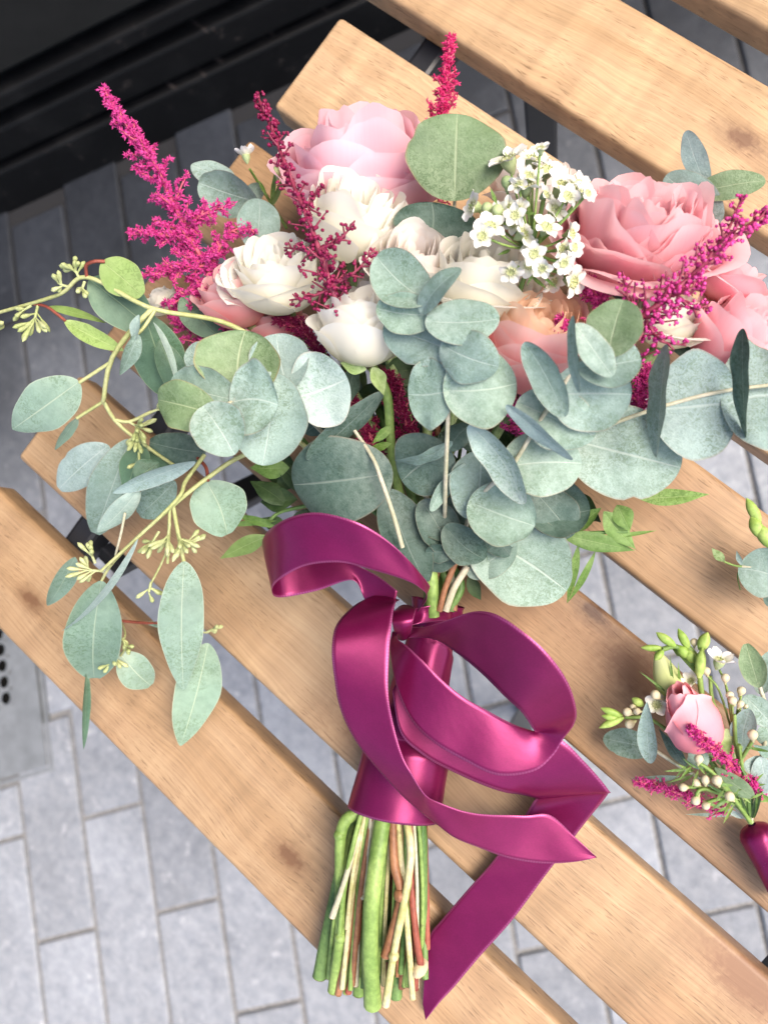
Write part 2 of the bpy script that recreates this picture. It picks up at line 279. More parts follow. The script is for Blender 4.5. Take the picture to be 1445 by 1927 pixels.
# ---------------------------------------------------------------- ground: pavers at z = -0.70
GZ = -.70
UA = np.array([math.cos(math.radians(-40.6)), math.sin(math.radians(-40.6)), 0]); VA = np.array([math.cos(math.radians(56.9)), math.sin(math.radians(56.9)), 0])
WN = np.array([-VA[1], VA[0], 0])                       # towards the shop front
def G(s, c, z=GZ): p = s * UA + c * VA; return np.array([p[0], p[1], z])
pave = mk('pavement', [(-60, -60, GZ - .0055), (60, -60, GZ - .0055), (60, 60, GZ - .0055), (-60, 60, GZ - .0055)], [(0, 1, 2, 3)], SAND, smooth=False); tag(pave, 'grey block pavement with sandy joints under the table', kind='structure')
PL, PWD, JT = .322, .1045, .0055
pv, pf = rbox(PL - JT, PWD - JT, .05, .0035, 2)
pv = np.stack([pv[:, 0] * UA[0] + pv[:, 1] * VA[0], pv[:, 0] * UA[1] + pv[:, 1] * VA[1], pv[:, 2]], 1)
pmesh = None
COVER_BOX = (-.165, .168, -.80, -.476)                   # s0, s1, c0, c1 of the drain cover
WALL_N = .725
for kc in range(-8, 17):
    c0 = -.534 + PWD * kc; s0 = .1 if kc % 2 == 0 else .261
    for ks in range(-6, 5):
        s1 = s0 + PL * ks; mid = G(s1 + PL / 2, c0 + PWD / 2)
        x = (mid - CT) @ RM; 
        if x[2] > 0: continue
        u, v = PW / 2 + FPX * x[0] / -x[2], PH / 2 - FPX * x[1] / -x[2]
        if not (-420 < u < PW + 420 and -420 < v < PH + 420) or mid @ WN > WALL_N + .1: continue
        if kc < 0 and s1 < COVER_BOX[1] < s1 + PL - .03:
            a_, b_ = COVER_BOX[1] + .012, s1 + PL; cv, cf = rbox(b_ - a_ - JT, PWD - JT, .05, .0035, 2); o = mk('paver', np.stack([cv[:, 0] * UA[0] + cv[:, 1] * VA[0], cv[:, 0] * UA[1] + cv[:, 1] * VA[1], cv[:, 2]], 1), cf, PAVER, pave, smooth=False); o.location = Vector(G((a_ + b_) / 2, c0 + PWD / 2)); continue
        if s1 + PL > COVER_BOX[0] and s1 < COVER_BOX[1] - .02 and c0 + PWD > COVER_BOX[2] and c0 < COVER_BOX[3] - .02:
            if s1 < .08 or c0 < -.6: continue
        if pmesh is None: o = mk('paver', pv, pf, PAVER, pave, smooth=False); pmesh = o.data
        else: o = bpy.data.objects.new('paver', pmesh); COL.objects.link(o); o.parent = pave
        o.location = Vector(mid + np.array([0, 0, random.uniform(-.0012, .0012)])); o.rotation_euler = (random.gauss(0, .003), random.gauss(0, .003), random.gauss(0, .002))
# the short paver left of the drain cover's corner, and the cover itself
sv, sf = rbox(.146, .046, .05, .0035, 2); sv = np.stack([sv[:, 0] * UA[0] + sv[:, 1] * VA[0], sv[:, 0] * UA[1] + sv[:, 1] * VA[1], sv[:, 2]], 1)
def drain():
    s0, s1, c0, c1 = COVER_BOX; mb = MB(); z = GZ + .004; cs = -.535; hr = .0085; cell = .026
    hs = [-.13 + .0255 * i for i in range(8)]; a, b = hs[0] - cell / 2, hs[-1] + cell / 2
    for (p, q, r_, t) in ((s0, s1, c0, cs - cell / 2), (s0, s1, cs + cell / 2, c1), (s0, a, cs - cell / 2, cs + cell / 2), (b, s1, cs - cell / 2, cs + cell / 2)):
        mb.add([G(p, r_, z), G(q, r_, z), G(q, t, z), G(p, t, z)], [(0, 1, 2, 3)])
    n = 16
    for i, h in enumerate(hs):
        lo, hi = (a if i == 0 else (hs[i - 1] + h) / 2), (b if i == 7 else (h + hs[i + 1]) / 2)
        sq = []; ci = []
        for k in range(n):
            th = 2 * math.pi * (k + .5) / n; x, y = math.cos(th), math.sin(th); m = max(abs(x), abs(y))
            sq.append(G(h + (x / m) * ((hi - h) if x > 0 else (h - lo)), cs + y / m * cell / 2, z)); ci.append(G(h + hr * x * 1.15, cs + hr * y, z))
        dn = [p - np.array([0, 0, .0075]) for p in ci]
        mb.add(sq + ci, [(k, (k + 1) % n, n + (k + 1) % n, n + k) for k in range(n)])
        mb.add(ci + dn, [(k, (k + 1) % n, n + (k + 1) % n, n + k) for k in range(n)] + [tuple(range(n, 2 * n))], m=1)
    for p, q in (((s0, c0), (s1, c0)), ((s1, c0), (s1, c1)), ((s1, c1), (s0, c1)), ((s0, c1), (s0, c0))):
        mb.add([G(*p, z), G(*q, z), G(*q, z - .02), G(*p, z - .02)], [(0, 1, 2, 3)])
    t = thing('drain_cover', 'grey metal drain cover with a row of round holes set into the pavers', 'drain cover', G(0, -.64))
    mb.build('cover_plate', [COVER, HOLE], t, smooth=False)
    fr = MB()
    for (p0, p1, q0, q1) in ((s0, s1 + .012, c1 + .003, c1 + .010), (s1 + .003, s1 + .010, c0, c1 + .0025)):
        V = [G(p0, q0, GZ + .001), G(p1, q0, GZ + .001), G(p1, q1, GZ + .001), G(p0, q1, GZ + .001)]; V += [v - np.array([0, 0, .02]) for v in V]
        fr.add(V, [(0, 1, 2, 3), (0, 4, 5, 1), (1, 5, 6, 2), (2, 6, 7, 3), (3, 7, 4, 0)])
    fr.build('rim', COVER, t, smooth=False)
drain()
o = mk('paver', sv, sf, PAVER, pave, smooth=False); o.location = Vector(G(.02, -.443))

# ---------------------------------------------------------------- black shop front along the pavement
def front_board(name, z0, z1, n0, mat, parent, r=.004, depth=.08):
    V, F = rbox(7., depth, z1 - z0, r, 2); ctr = WN * (n0 + depth / 2)
    W = V[:, :1] * VA + V[:, 1:2] * WN + ctr + np.array([0, 0, 1.]) * (V[:, 2:3] + GZ + z1); return mk(name, W, F, mat, parent, smooth=False)
sf_ = thing('shop_front', 'black painted shop front base with stacked horizontal boards beside the pavement', 'shop front', WN * WALL_N + np.array([0, 0, GZ]))
for z0, z1, n0, mt in ((-.02, .083, WALL_N, BLACK), (.099, .153, WALL_N + .004, BLACK), (.183, .209, WALL_N + .002, BLACK)): front_board('board', z0, z1, n0, mt, sf_)
front_board('backing', -.02, .262, WALL_N + .030, BLACK, sf_, depth=.10)
front_board('panel', .234, .95, WALL_N + .006, PANEL, sf_, depth=.05)
front_board('window_sill', .955, 1.0, WALL_N - .03, BLACK, sf_, depth=.12)
front_board('upper_wall', 1.003, 3.4, WALL_N + .05, BLACK, sf_, depth=.2)

# ---------------------------------------------------------------- slatted table
SW, SP, SLN = .059, .08008, .55
tb = thing('slatted_table', 'light acacia slat table on black steel frame, carrying the flowers', 'table', (.27, .27, GZ))
sv_, sF = rbox(SLN, SW, .018, .0030, 4)
tones = [(.66, .62, .59), (.71, .68, .66), (.55, .49, .46), (.62, .57, .53), (.90, .89, .90), (.88, .86, .84), (.86, .84, .80)]
smesh = None
for i in range(7):
    if smesh is None: o = mk('slat', sv_, sF, WOOD, tb); smesh = o.data
    else: o = bpy.data.objects.new('slat', smesh); COL.objects.link(o); adopt(o, tb)
    o.location = (SLN / 2 + (.0, .002, .001, 0, 0, -.018, -.01)[i], SP * i + SW / 2, 0); o.color = (*tones[i], 1)
def bar(name, p0, p1, wd, th, parent, wdir=None):
    p0, p1 = np.array(p0, float), np.array(p1, float); z = unit(p1 - p0); x = np.array(wdir, float) if wdir is not None else np.array([1., 0, 0]); x = unit(x - z * (x @ z)); y = np.cross(z, x)
    V, F = rbox(wd, th, np.linalg.norm(p1 - p0), min(wd, th) * .18, 2); V = V[:, :1] * x + V[:, 1:2] * y + p1 + V[:, 2:3] * z; return mk(name, V, F, STEEL, parent, smooth=False)
bar('support_bar', (.054, .01, -.029), (.041, .53, -.029), .016, .020, tb)
bar('support_bar', (.470, .01, -.029), (.470, .53, -.029), .016, .020, tb)
bar('leg', (.098, .425, -.70), (.094, .428, -.02), .019, .012, tb, wdir=RIGHT); bar('leg', (.085, .50, -.69), (.072, .060, -.03), .020, .010, tb)
f0 = P(985, 1352, -.66); bar('leg', (f0[0], f0[1], -.70), (*P(945, 1465, -.03)[:2], -.03), .022, .014, tb); bar('leg', (.48, .44, -.70), (.478, .44, -.02), .019, .012, tb)

# ---------------------------------------------------------------- plant builders
def leaf(parent, b, t, wpx, mat, roll=0, kind='round', bend=.06, fold=.10, wave=.02, name='leaf', world=False):
    B, T = (np.array(b), np.array(t)) if world else (P(*b), P(*t)); L = np.linalg.norm(T - B); a = (T - B) / L; mid = (B + T) / 2
    wd = (1.10 if kind == 'round' and wpx > 60 else 1.0) * (wpx if world else wpx * mpp(mid)) / max(.25, math.cos(math.radians(roll)))
    view = unit(CT - mid); n = unit(view - a * (view @ a)); s = np.cross(a, n); r = math.radians(roll)
    s, n = s * math.cos(r) + n * math.sin(r), n * math.cos(r) - s * math.sin(r)
    nu, nv = 9, (21 if L > .009 else 11); V = []; U = []; tw_ = random.uniform(-.55, .55); curl_ = random.uniform(-.22, .22); ph = random.uniform(0, 6); fr = random.uniform(2.5, 5); asym = random.uniform(-.06, .06); bite = random.random() < .25; bv, bs = random.uniform(.3, .9), random.choice((-1, 1))
    for j in range(nv):
        v = .5 - .5 * math.cos(math.pi * j / (nv - 1))
        if kind == 'round': sh = max(0, math.sin(math.pi * v ** .92)) ** .50
        elif kind == 'seed': sh = max(0, math.sin(math.pi * v ** .80)) ** .76
        elif kind == 'blunt': sh = max(0, math.sin(math.pi * min(1, v * .97 + .0) ** .9)) ** .65
        else: sh = max(0, math.sin(math.pi * v ** .8)) ** 1.15
        sk = asym * math.sin(math.pi * v)
        for i in range(nu):
            u = -1 + 2 * i / (nu - 1); ed = 1 + .022 * math.sin(fr * 3.2 * v + ph + u) * abs(u) 
            if bite and u * bs > .7: ed -= .10 * math.exp(-((v - bv) / .05) ** 2)
            h = tw_ * u * wd / 2 * sh * (v - .4) + fold * abs(u) ** 1.4 * sh * wd / 2 + curl_ * abs(u) ** 4 * sh * wd / 2 + bend * L * 4 * v * (1 - v) + wave * wd * abs(u) ** 2 * math.sin(fr * 3 * v + ph + (1.5 if u > 0 else 0)) * sh
            back = .10 * L * abs(u) * max(0, 1 - v * 3.2) if kind == 'round' else 0      # heart-shaped shoulders
            V.append(B + a * (L * v - back) + s * (wd / 2 * u * sh * ed + sk * wd) + n * h); U.append((u, v))
    return mk(name, V, gridF(nu, nv), mat, parent, U)
def bez(p, v): return p[0] * (1 - v) ** 3 + 3 * p[1] * v * (1 - v) ** 2 + 3 * p[2] * v * v * (1 - v) + p[3] * v ** 3
def rose(parent, label, c, Rpx, ang, el, mats, n=26, ruffle=.05, closed=.0, flare=1.0, spin=0., name='garden_rose', deep=.85, sep=True, stem_to=None, rx=1.0, tint=None, top=.34):
    C = P(*c); R = Rpx * mpp(C); ax = D(ang, el); Fm = frame(ax, RIGHT if abs(RIGHT @ ax) < .9 else UP)
    core = MB(); ball(core, C - ax * R * .55, R * .30, sc=(1, 1, 1.0), ax=Fm)
    if stem_to is not None: tube(core, [C - ax * R * .7, C - ax * R * 1.1 + (P(*stem_to[0]) - C) * .1] + [P(*q) for q in stem_to], [.0028, .0024, .0022])
    if sep:
        for k in range(5):
            th = 2 * math.pi * k / 5 + .4; nv = 7; V = []; U = []
            for j in range(nv):
                v = j / (nv - 1)
                for u in (-1, 0, 1):
                    rho = R * (.12 + .62 * v ** .8) + R * .10 * v; zz = -R * deep * (1 - .55 * v) - R * .12 * v ** 3; wv = R * .17 * math.sin(math.pi * (.12 + .88 * v)) ** .8
                    V.append(C + Fm @ np.array([rho * math.cos(th) - u * wv * math.sin(th), rho * math.sin(th) + u * wv * math.cos(th), zz])); U.append((u, v))
            core.add(V, gridF(3, nv), U)
    ro = core.build(name, SEPAL, parent); tag(ro, label)
    nu, nv = 17, 12; us = np.linspace(-1, 1, nu); g_ = rng.uniform(0, 6.28, 3)
    for i in range(n):
        t = i / (n - 1); phi = i * 2.39996 + spin + random.gauss(0, .25); Rt = R * (.10 + .86 * t ** .8) * random.uniform(.98, 1.02); last = max(0, (t - .72) / .28) * flare
        zr = R * (top + .16 * math.sin(math.pi * min(1, t * 1.1)) - .22 * max(0, t - .45) + random.gauss(0, .085) - .28 * last * random.uniform(.7, 1.15)); out = -.28 * (1 - t) + .28 * last * random.uniform(.75, 1.15) + .05 * flare
        p = [np.array([.05 * R, -deep * R]), np.array([Rt * 1.0, -deep * R * .98]), np.array([Rt * (1.14 - closed * .1), -.10 * R]), np.array([Rt * (1 + out) * (1 - closed), zr + closed * R * .6])]
        pw = math.radians(70 - 12 * t) * random.uniform(.85, 1.15); curl = random.uniform(.03, .16) * flare * (t > .3); point = random.uniform(-.03, .03); roll = random.uniform(0, .11) * flare * (t > .4)
        curl = (.04 + .09 * t + random.uniform(-.015, .02)) * flare; roll = (.05 * t + random.uniform(0, .03)) * flare
        ph = rng.uniform(0, 6.28, 6); edge = .5 * np.sin(2.1 * us + ph[0]) + .35 * np.sin(5.3 * us + ph[1]) + .22 * np.sin(10.5 * us + ph[2]); wob = np.sin(3.1 * us + ph[3]) + .5 * np.sin(7.2 * us + ph[4]); side_ = random.gauss(0, .07)
        V = []; U = []
        for j in range(nv):
            vv = j / (nv - 1); e = vv ** 2.5
            for iu, u in enumerate(us):
                v = vv * (1 - .30 * abs(u) ** 2.6 + vv * (point * (1 - abs(u) * 2) + ruffle * .45 * edge[iu] + side_ * u)); v = min(v, 1.12)
                rho, z = bez(p, v); th = phi + u * pw * (.30 + .70 * math.sin(math.pi / 2 * min(1, vv * 1.35)))
                dr = ruffle * R * e * (.35 + .65 * t) * 1.15 * (math.sin(3 * th + g_[0] + 1.5 * t) + .6 * math.sin(5 * th + g_[1] - 2 * t) + .14 * math.sin(9 * th + g_[2] + 4 * t)) + ruffle * R * e * wob[iu] * .18; dz = ruffle * R * e * math.cos(4 * u + ph[5]) * .5; k = max(0, vv - .7) / .3
                dr += curl * R * k ** 2 + roll * R * max(0, abs(u) - .55) * vv ** 2 * 1.6; dz -= curl * R * .7 * k ** 2
                rr = rho + dr + R * .012 * abs(u)
                V.append(C + Fm @ np.array([rr * math.cos(th) * rx, rr * math.sin(th), z + dz])); U.append((u, vv))
        m = mats[0] if len(mats) == 1 or t < (tint or .45) else mats[1]
        mk('petal', V, gridF(nu, nv), m, ro, U)
    return ro
def rosebud(parent, label, b, t, wpx, mat, n=7, stem_to=None):
    B, T = P(*b), P(*t); A = frame(T - B, RIGHT); L = np.linalg.norm(T - B); R = wpx / 2 * mpp((B + T) / 2); core = MB()
    if stem_to: tube(core, [B + (T - B) * .1, B] + [P(*q) for q in stem_to], [.0016, .0014])
    for k in range(5): 
        th = 1.2566 * k; V = []; U = []
        for j in range(6):
            v = j / 5
            for u in (-1, 0, 1): rr = R * (.25 + .75 * math.sin(1.5 * v)) + .0004; a_ = th + u * .32 * (1 - v) ; V.append(B + A @ np.array([rr * math.cos(a_), rr * math.sin(a_), L * .42 * v ** 1.3])); U.append((u, v))
        core.add(V, gridF(3, 6), U)
    ro = core.build('rosebud', SEPAL, parent); tag(ro, label); pz = [0, .06, .2, .42, .6, .78, .92, 1]; pr = [.15, .52, .92, 1, .86, .56, .30, .16]
    for i in range(n):
        f = i / (n - 1); phi = i * 2.39996 + 2.2; wr = math.radians(105 - 15 * f); nu, nv = 17, 14; V = []; U = []; lean = random.uniform(-.10, .10)
        for j in range(nv):
            vv = j / (nv - 1)
            for iu in range(nu):
                u = -1 + 2 * iu / (nu - 1); zz = vv * (1 - .10 * f - .34 * abs(u) ** 2.2 * (.4 + .6 * f) + lean * u + .015 * math.sin(9 * u + i)); rr = R * np.interp(zz, pz, pr) * (.72 + .28 * f) + R * .05 * f
                k = max(0, vv - .86) / .14; rr += R * (.03 + .10 * f) * k ** 2 + R * .03 * max(0, abs(u) - .8) / .2; th = phi + u * wr * (.55 + .45 * math.sin(1.57 * min(1, vv * 1.6)))
                V.append(B + A @ np.array([rr * math.cos(th), rr * math.sin(th), L * zz])); U.append((u, vv))
        mk('petal', V, gridF(nu, nv), mat, ro, U)
    return ro
OCT = np.array([(0, 0, 0), (.33, 0, .45), (0, .33, .5), (-.33, 0, .45), (0, -.33, .5), (0, 0, 1)]); OCF = [(0, 2, 1), (0, 3, 2), (0, 4, 3), (0, 1, 4), (5, 1, 2), (5, 2, 3), (5, 3, 4), (5, 4, 1)]
_p = (1 + 5 ** .5) / 2
ICO = np.array([(-1, _p, 0), (1, _p, 0), (-1, -_p, 0), (1, -_p, 0), (0, -1, _p), (0, 1, _p), (0, -1, -_p), (0, 1, -_p), (_p, 0, -1), (_p, 0, 1), (-_p, 0, -1), (-_p, 0, 1)]) / 1.9
ICF = [(0, 11, 5), (0, 5, 1), (0, 1, 7), (0, 7, 10), (0, 10, 11), (1, 5, 9), (5, 11, 4), (11, 10, 2), (10, 7, 6), (7, 1, 8), (3, 9, 4), (3, 4, 2), (3, 2, 6), (3, 6, 8), (3, 8, 9), (4, 9, 5), (2, 4, 11), (6, 2, 10), (8, 6, 7), (9, 8, 1)]
def plume(parent, label, path, mat, nb=22, maxl=90, extra=(), bud=False, dens=1.0, spread=52, fl=1.0, tipfrac=.08, stem_r=.0011, name='astilbe_plume'):
    pts = np.array([P(*p) for p in path]); C = crom(pts, 60); st = MB(); tube(st, pts, [stem_r * 1.2, stem_r * .5], n=30); fb = MB(); sc = mpp(C[30])
    def flo(p, out, s):
        if bud:
            for _ in range(random.choice((1, 2, 2, 3))):
                d = unit(out + rng.normal(0, .6, 3)); r = s * random.uniform(.00055, .00085); fb.add(ICO * r * np.array([1, 1, 1.15]) + p + d * r * 1.6, ICF)
        else:
            for _ in range(random.choice((6, 7, 8))):
                d = unit(out * .55 + rng.normal(0, .75, 3)); A = frame(d); l = s * random.uniform(.0011, .0021); fb.add((OCT * np.array([.62, .62, 1.15]) * l) @ A.T + p, OCF)
    def branch(B, d0, L, lvl=0):
        d0 = unit(d0); side = unit(rng.normal(0, 1, 3)); Q = [B, B + d0 * L * .5 + side * L * .05, B + d0 * L + np.array([0, 0, -.05]) * L]; c = crom(Q, 12); tube(st, Q, [stem_r * .5, stem_r * .25], n=6, sides=5)
        m = max(2, int(L / (.0016 if not bud else .0019) * dens))
        for k in range(m):
            f = (k + .6) / m; p = c[min(11, int(f * 11))]; out = unit(rng.normal(0, 1, 3)); out = unit(out - d0 * (out @ d0) * .8 + d0 * .3)
            sl_ = L * .17 * (1 - f) + .0008; flo(p + out * sl_ * random.uniform(.3, 1), out, fl * (1.05 - .3 * f))
    for k in range(nb):
        t = (k + .5) / nb; i = min(58, int(t * 59)); d = unit(C[min(59, i + 2)] - C[max(0, i - 2)]); L = sc * (maxl * (1 - t) ** .85 + 10) * random.uniform(.75, 1.15)
        az = k * 2.4 + random.gauss(0, .3); A = frame(d, FWD); sd_ = A[:, 0] * math.cos(az) + A[:, 1] * math.sin(az) * .75
        s_ = math.radians(spread * random.uniform(.8, 1.15)); branch(C[i], d * math.cos(s_) + sd_ * math.sin(s_), L)
    for i in range(10, 60):
        for _ in range(1 if bud else 2): 
            A = frame(unit(C[min(59, i + 1)] - C[i - 1])); th = random.uniform(0, 6.3); out = A[:, 0] * math.cos(th) + A[:, 1] * math.sin(th); flo(C[i] + out * .0010, unit(out + A[:, 2] * .5), fl)
    for e in extra:
        q = [P(*z) for z in e]; tube(st, q, [stem_r * .7, stem_r * .3], n=12, sides=5); c = crom(q, 40); L = np.linalg.norm(np.diff(c, axis=0), axis=1).sum()
        m = int(L / .0024)
        for k in range(m):
            f = (k + .5) / m; i = min(38, int(f * 39)); d = unit(c[i + 1] - c[i]); A = frame(d, FWD); az = k * 2.4; branch(c[i], d * .62 + (A[:, 0] * math.cos(az) + A[:, 1] * math.sin(az)) * .78, .0085 * (1.1 - f) * (.7 if bud else 1) + .0012)
    so_ = st.build(name, ASTS if not bud else m_ast_dark, parent); tag(so_, label)
    f = fb.build('florets', mat, so_, smooth=bud); tag(f, kind='stuff'); return so_
m_ast_dark = m_stem('astilbe_dark_stem', (.16, .015, .04), (.26, .04, .08))
def seeds(parent, base, d_ang, n=8, Lpx=34, spread=75, h_el=10):
    mb = MB(); B = P(*base); s = mpp(B); A = D(d_ang, h_el); st = B + A * Lpx * .55 * s; tube(mb, [B, st], [.0007, .0006], sides=5)
    for k in range(n):
        d = unit(D(d_ang + random.uniform(-spread, spread), h_el + random.uniform(-45, 45))); o = B + A * Lpx * s * random.uniform(.25, .65); e = o + d * Lpx * s * random.uniform(.55, .95)
        tube(mb, [o, o + (e - o) * .35, o + (e - o) * .6, o + (e - o) * .85, e], [.0003, .00045, .0010, .0011, .0002], n=12, sides=6)
    return mb.build('seed_cluster', SEEDB, parent)
def wax(parent, c, rpx, ang, el, spin=None, cup=.25):
    C = P(*c); R = rpx * mpp(C); ax = D(ang, el); A = frame(ax); mb = MB(); spin = random.uniform(0, 6) if spin is None else spin
    for k in range(5):
        th0 = spin + 2 * math.pi * k / 5 + random.gauss(0, .06); V = []; U = []; nu, nv = 7, 6; tw = random.gauss(0, .1)
        for j in range(nv):
            v = j / (nv - 1)
            for i in range(nu):
                u = -1 + 2 * i / (nu - 1); vv = v * (1 - .22 * abs(u) ** 2.5); rho = R * (.30 + .72 * vv); wv = R * .40 * math.sin(math.pi * (.18 + .62 * v)) * u
                z = R * (cup * vv - .18 * vv * vv * 2 * cup + .10 * u * u + tw * u * v + .04 * math.sin(5 * u + k)); V.append(C + A @ np.array([rho * math.cos(th0) - wv * math.sin(th0), rho * math.sin(th0) + wv * math.cos(th0), z])); U.append((u, v))
        mb.add(V, gridF(nu, nv), U, 0)
    V = []; n = 14
    for rr, z in ((.40, .03), (.36, .10), (.26, .02), (.10, -.05), (.02, .0)):
        for i in range(n): V.append(C + R * (A @ np.array([rr * math.cos(6.2832 * i / n), rr * math.sin(6.2832 * i / n), z])))
    mb.add(V, gridF(n, 5, True), None, 1)
    V = []
    for rr, z in ((.40, .03), (.36, -.25), (.20, -.55), (.06, -.75)):
        for i in range(n): V.append(C + R * (A @ np.array([rr * math.cos(6.2832 * i / n), rr * math.sin(6.2832 * i / n), z])))
    mb.add(V, gridF(n, 4, True), None, 2)
    for k in range(10):
        th = 6.2832 * k / 10; ball(mb, C + R * (A @ np.array([.33 * math.cos(th), .33 * math.sin(th), .15])), R * .055, 0, 6, 4)
    tube(mb, [C, C + R * .35 * ax], R * .03, sides=5, m=2)
    return mb.build('flower', [WAX, WAXC, SEPAL], parent)
def bud_ball(parent, c, rpx, ang, el=15, mat=None, name='bud', neck=True):
    C = P(*c); R = rpx * mpp(C); ax = D(ang, el); mb = MB(); A = frame(ax); V = []; n = 12; U = []
    prof = ((0, 1.02), (.35, .97), (.72, .75), (.98, .3), (1.0, 0), (.86, -.5), (.55, -.95), (.34, -1.35), (.22, -1.8)) if neck else ((0, 1), (.5, .87), (.87, .5), (1, 0), (.87, -.5), (.5, -.87), (.05, -1))
    for q, (rr, z) in enumerate(prof):
        for i in range(n): V.append(C + R * (A @ np.array([rr * math.cos(6.2832 * i / n), rr * math.sin(6.2832 * i / n), z]))); U.append((0, 1 - q / len(prof)))
    mb.add(V, gridF(n, len(prof), True), U); return mb.build(name, mat or BUDC, parent)
def pod(parent, b, t, wpx, mat, name='bud', prof=((0, .35), (.15, .75), (.4, 1), (.65, .95), (.85, .6), (1, .08)), tags=None):
    B, T = P(*b), P(*t); A = frame(T - B); L = np.linalg.norm(T - B); R = wpx / 2 * mpp((B + T) / 2); n = 12; V = []; U = []
    zz = np.linspace(0, 1, 12); rr = np.interp(zz, [p[0] for p in prof], [p[1] for p in prof])
    for z, r_ in zip(zz, rr):
        for i in range(n): th = 6.2832 * i / n; q = r_ * R * (1 + .06 * math.cos(3 * th + z * 2)); V.append(B + A @ np.array([q * math.cos(th), q * math.sin(th), z * L])); U.append((2 * i / n - 1, z))
    return mk(name, V, gridF(n, 12, True), mat, parent, U)
def sprig(parent, name, label, path, r, mat):
    mb = MB(); tube(mb, [P(*p) for p in path], r, n=8 * len(path)); o = mb.build(name, mat, parent); tag(o, label); return o

#BOUQUET
BASE = P(820, 1130, .03)
bq = thing('bridal_bouquet', 'bridal bouquet of pink and cream roses, eucalyptus and magenta astilbe tied with plum ribbon', 'bouquet', (BASE[0], BASE[1], 0))
BIND = (822, 1120, .030)
# roses
rose(bq, 'large pale pink garden rose at the back of the bouquet', (684, 304, .048), 144, 92, 40, [PK_PALE], 44, .09, spin=.6, flare=.45, deep=.95, stem_to=[(740, 640, .03), BIND])
rose(bq, 'cream rose in front of the large pale pink rose', (672, 394, .072), 100, 78, 46, [CREAM], 27, .055, spin=2.1, flare=.7, deep=.95, stem_to=[(740, 700, .035), BIND])
rose(bq, 'cream rose beside the peach pink bud, left of the dark plume', (522, 504, .070), 92, 102, 44, [CREAM], 34, .06, spin=.3, flare=.8, deep=.9, stem_to=[(690, 780, .035), BIND])
rose(bq, 'small peach pink rose half hidden at the left edge', (440, 538, .062), 72, 112, 34, [PEACHPK], 26, .05, spin=1.3, flare=.5, deep=1.1, stem_to=[(660, 790, .03), BIND])
rose(bq, 'cream rose on a bare green stem in the middle', (686, 604, .080), 84, 94, 32, [CREAM], 30, .05, spin=4.1, flare=.55, deep=1.0, top=.5)
rose(bq, 'blush rose with many small petals in the centre', (778, 484, .072), 84, 85, 58, [BLUSH], 38, .05, spin=1.0, flare=.6, stem_to=[(800, 760, .035), BIND])
rose(bq, 'ivory rose right of the blush rose', (912, 508, .072), 104, 80, 44, [CREAM], 27, .06, spin=3.0, flare=.9, deep=.9, stem_to=[(850, 800, .035), BIND])
rose(bq, 'peach centred rose behind the eucalyptus leaves', (1016, 622, .070), 108, 84, 46, [PEACH, PEACHPK], 54, .05, tint=.68, spin=5.0, flare=.4, deep=1.15, stem_to=[(900, 880, .035), BIND])
rose(bq, 'bright pink frilled garden rose on the right', (1205, 436, .060), 142, 88, 44, [PK_BRIGHT], 60, .13, spin=2.4, flare=1.0, deep=.75, stem_to=[(960, 850, .03), BIND])
rose(bq, 'pink rose cut off by the right edge', (1405, 625, .050), 100, 60, 40, [PK_BRIGHT], 36, .08, spin=.9, flare=.5, deep=1.0, stem_to=[(1050, 900, .025), BIND])
rose(bq, 'cream rose behind the right plume', (1258, 590, .052), 72, 80, 34, [CREAM], 26, .08, spin=2.7, stem_to=[(990, 900, .025), BIND])
rose(bq, 'small white rose half hidden at the far left', (300, 562, .040), 36, 130, 30, [CREAM], 14, .05, spin=.7)
rose(bq, 'pale blush rose behind the white waxflowers', (1012, 345, .042), 84, 85, 30, [BLUSH], 30, .08, spin=1.7, stem_to=[(900, 800, .03), BIND])
rose(bq, 'peach pink rose under the cream rose at the left', (520, 600, .045), 60, 100, 30, [PEACHPK], 20, .05, spin=2.2)
rose(bq, 'pink rose petals above the rose at the right edge', (1372, 515, .045), 66, 60, 25, [PK_BRIGHT], 20, .10, spin=3.9)
rose(bq, 'pale blush rose under the dark plume', (732, 545, .058), 70, 90, 30, [BLUSH], 22, .06, spin=3.3)
# the bare stem of the cream rose in the middle, with two small leaves
cs = sprig(bq, 'rose_stem', 'pale green rose stem in the middle', [(700, 690, .066), (728, 745, .060), (737, 850, .052), (760, 960, .04), (812, 1130, .036)], [.0022, .002, .0022], STG)
leaf(cs, (738, 800, .06), (700, 835, .06), 18, GREEN, 10, 'lance'); leaf(cs, (737, 835, .06), (690, 850, .055), 16, GREEN, -20, 'lance'); leaf(cs, (700, 690, .075), (722, 745, .07), 30, SEPAL, 30, 'lance', name='sepal'); leaf(cs, (690, 695, .078), (640, 682, .08), 26, SEPAL, 10, 'lance', name='sepal')
leaf(cs, (640, 660, .078), (606, 620, .078), 22, SEPAL, 10, 'lance', name='sepal')

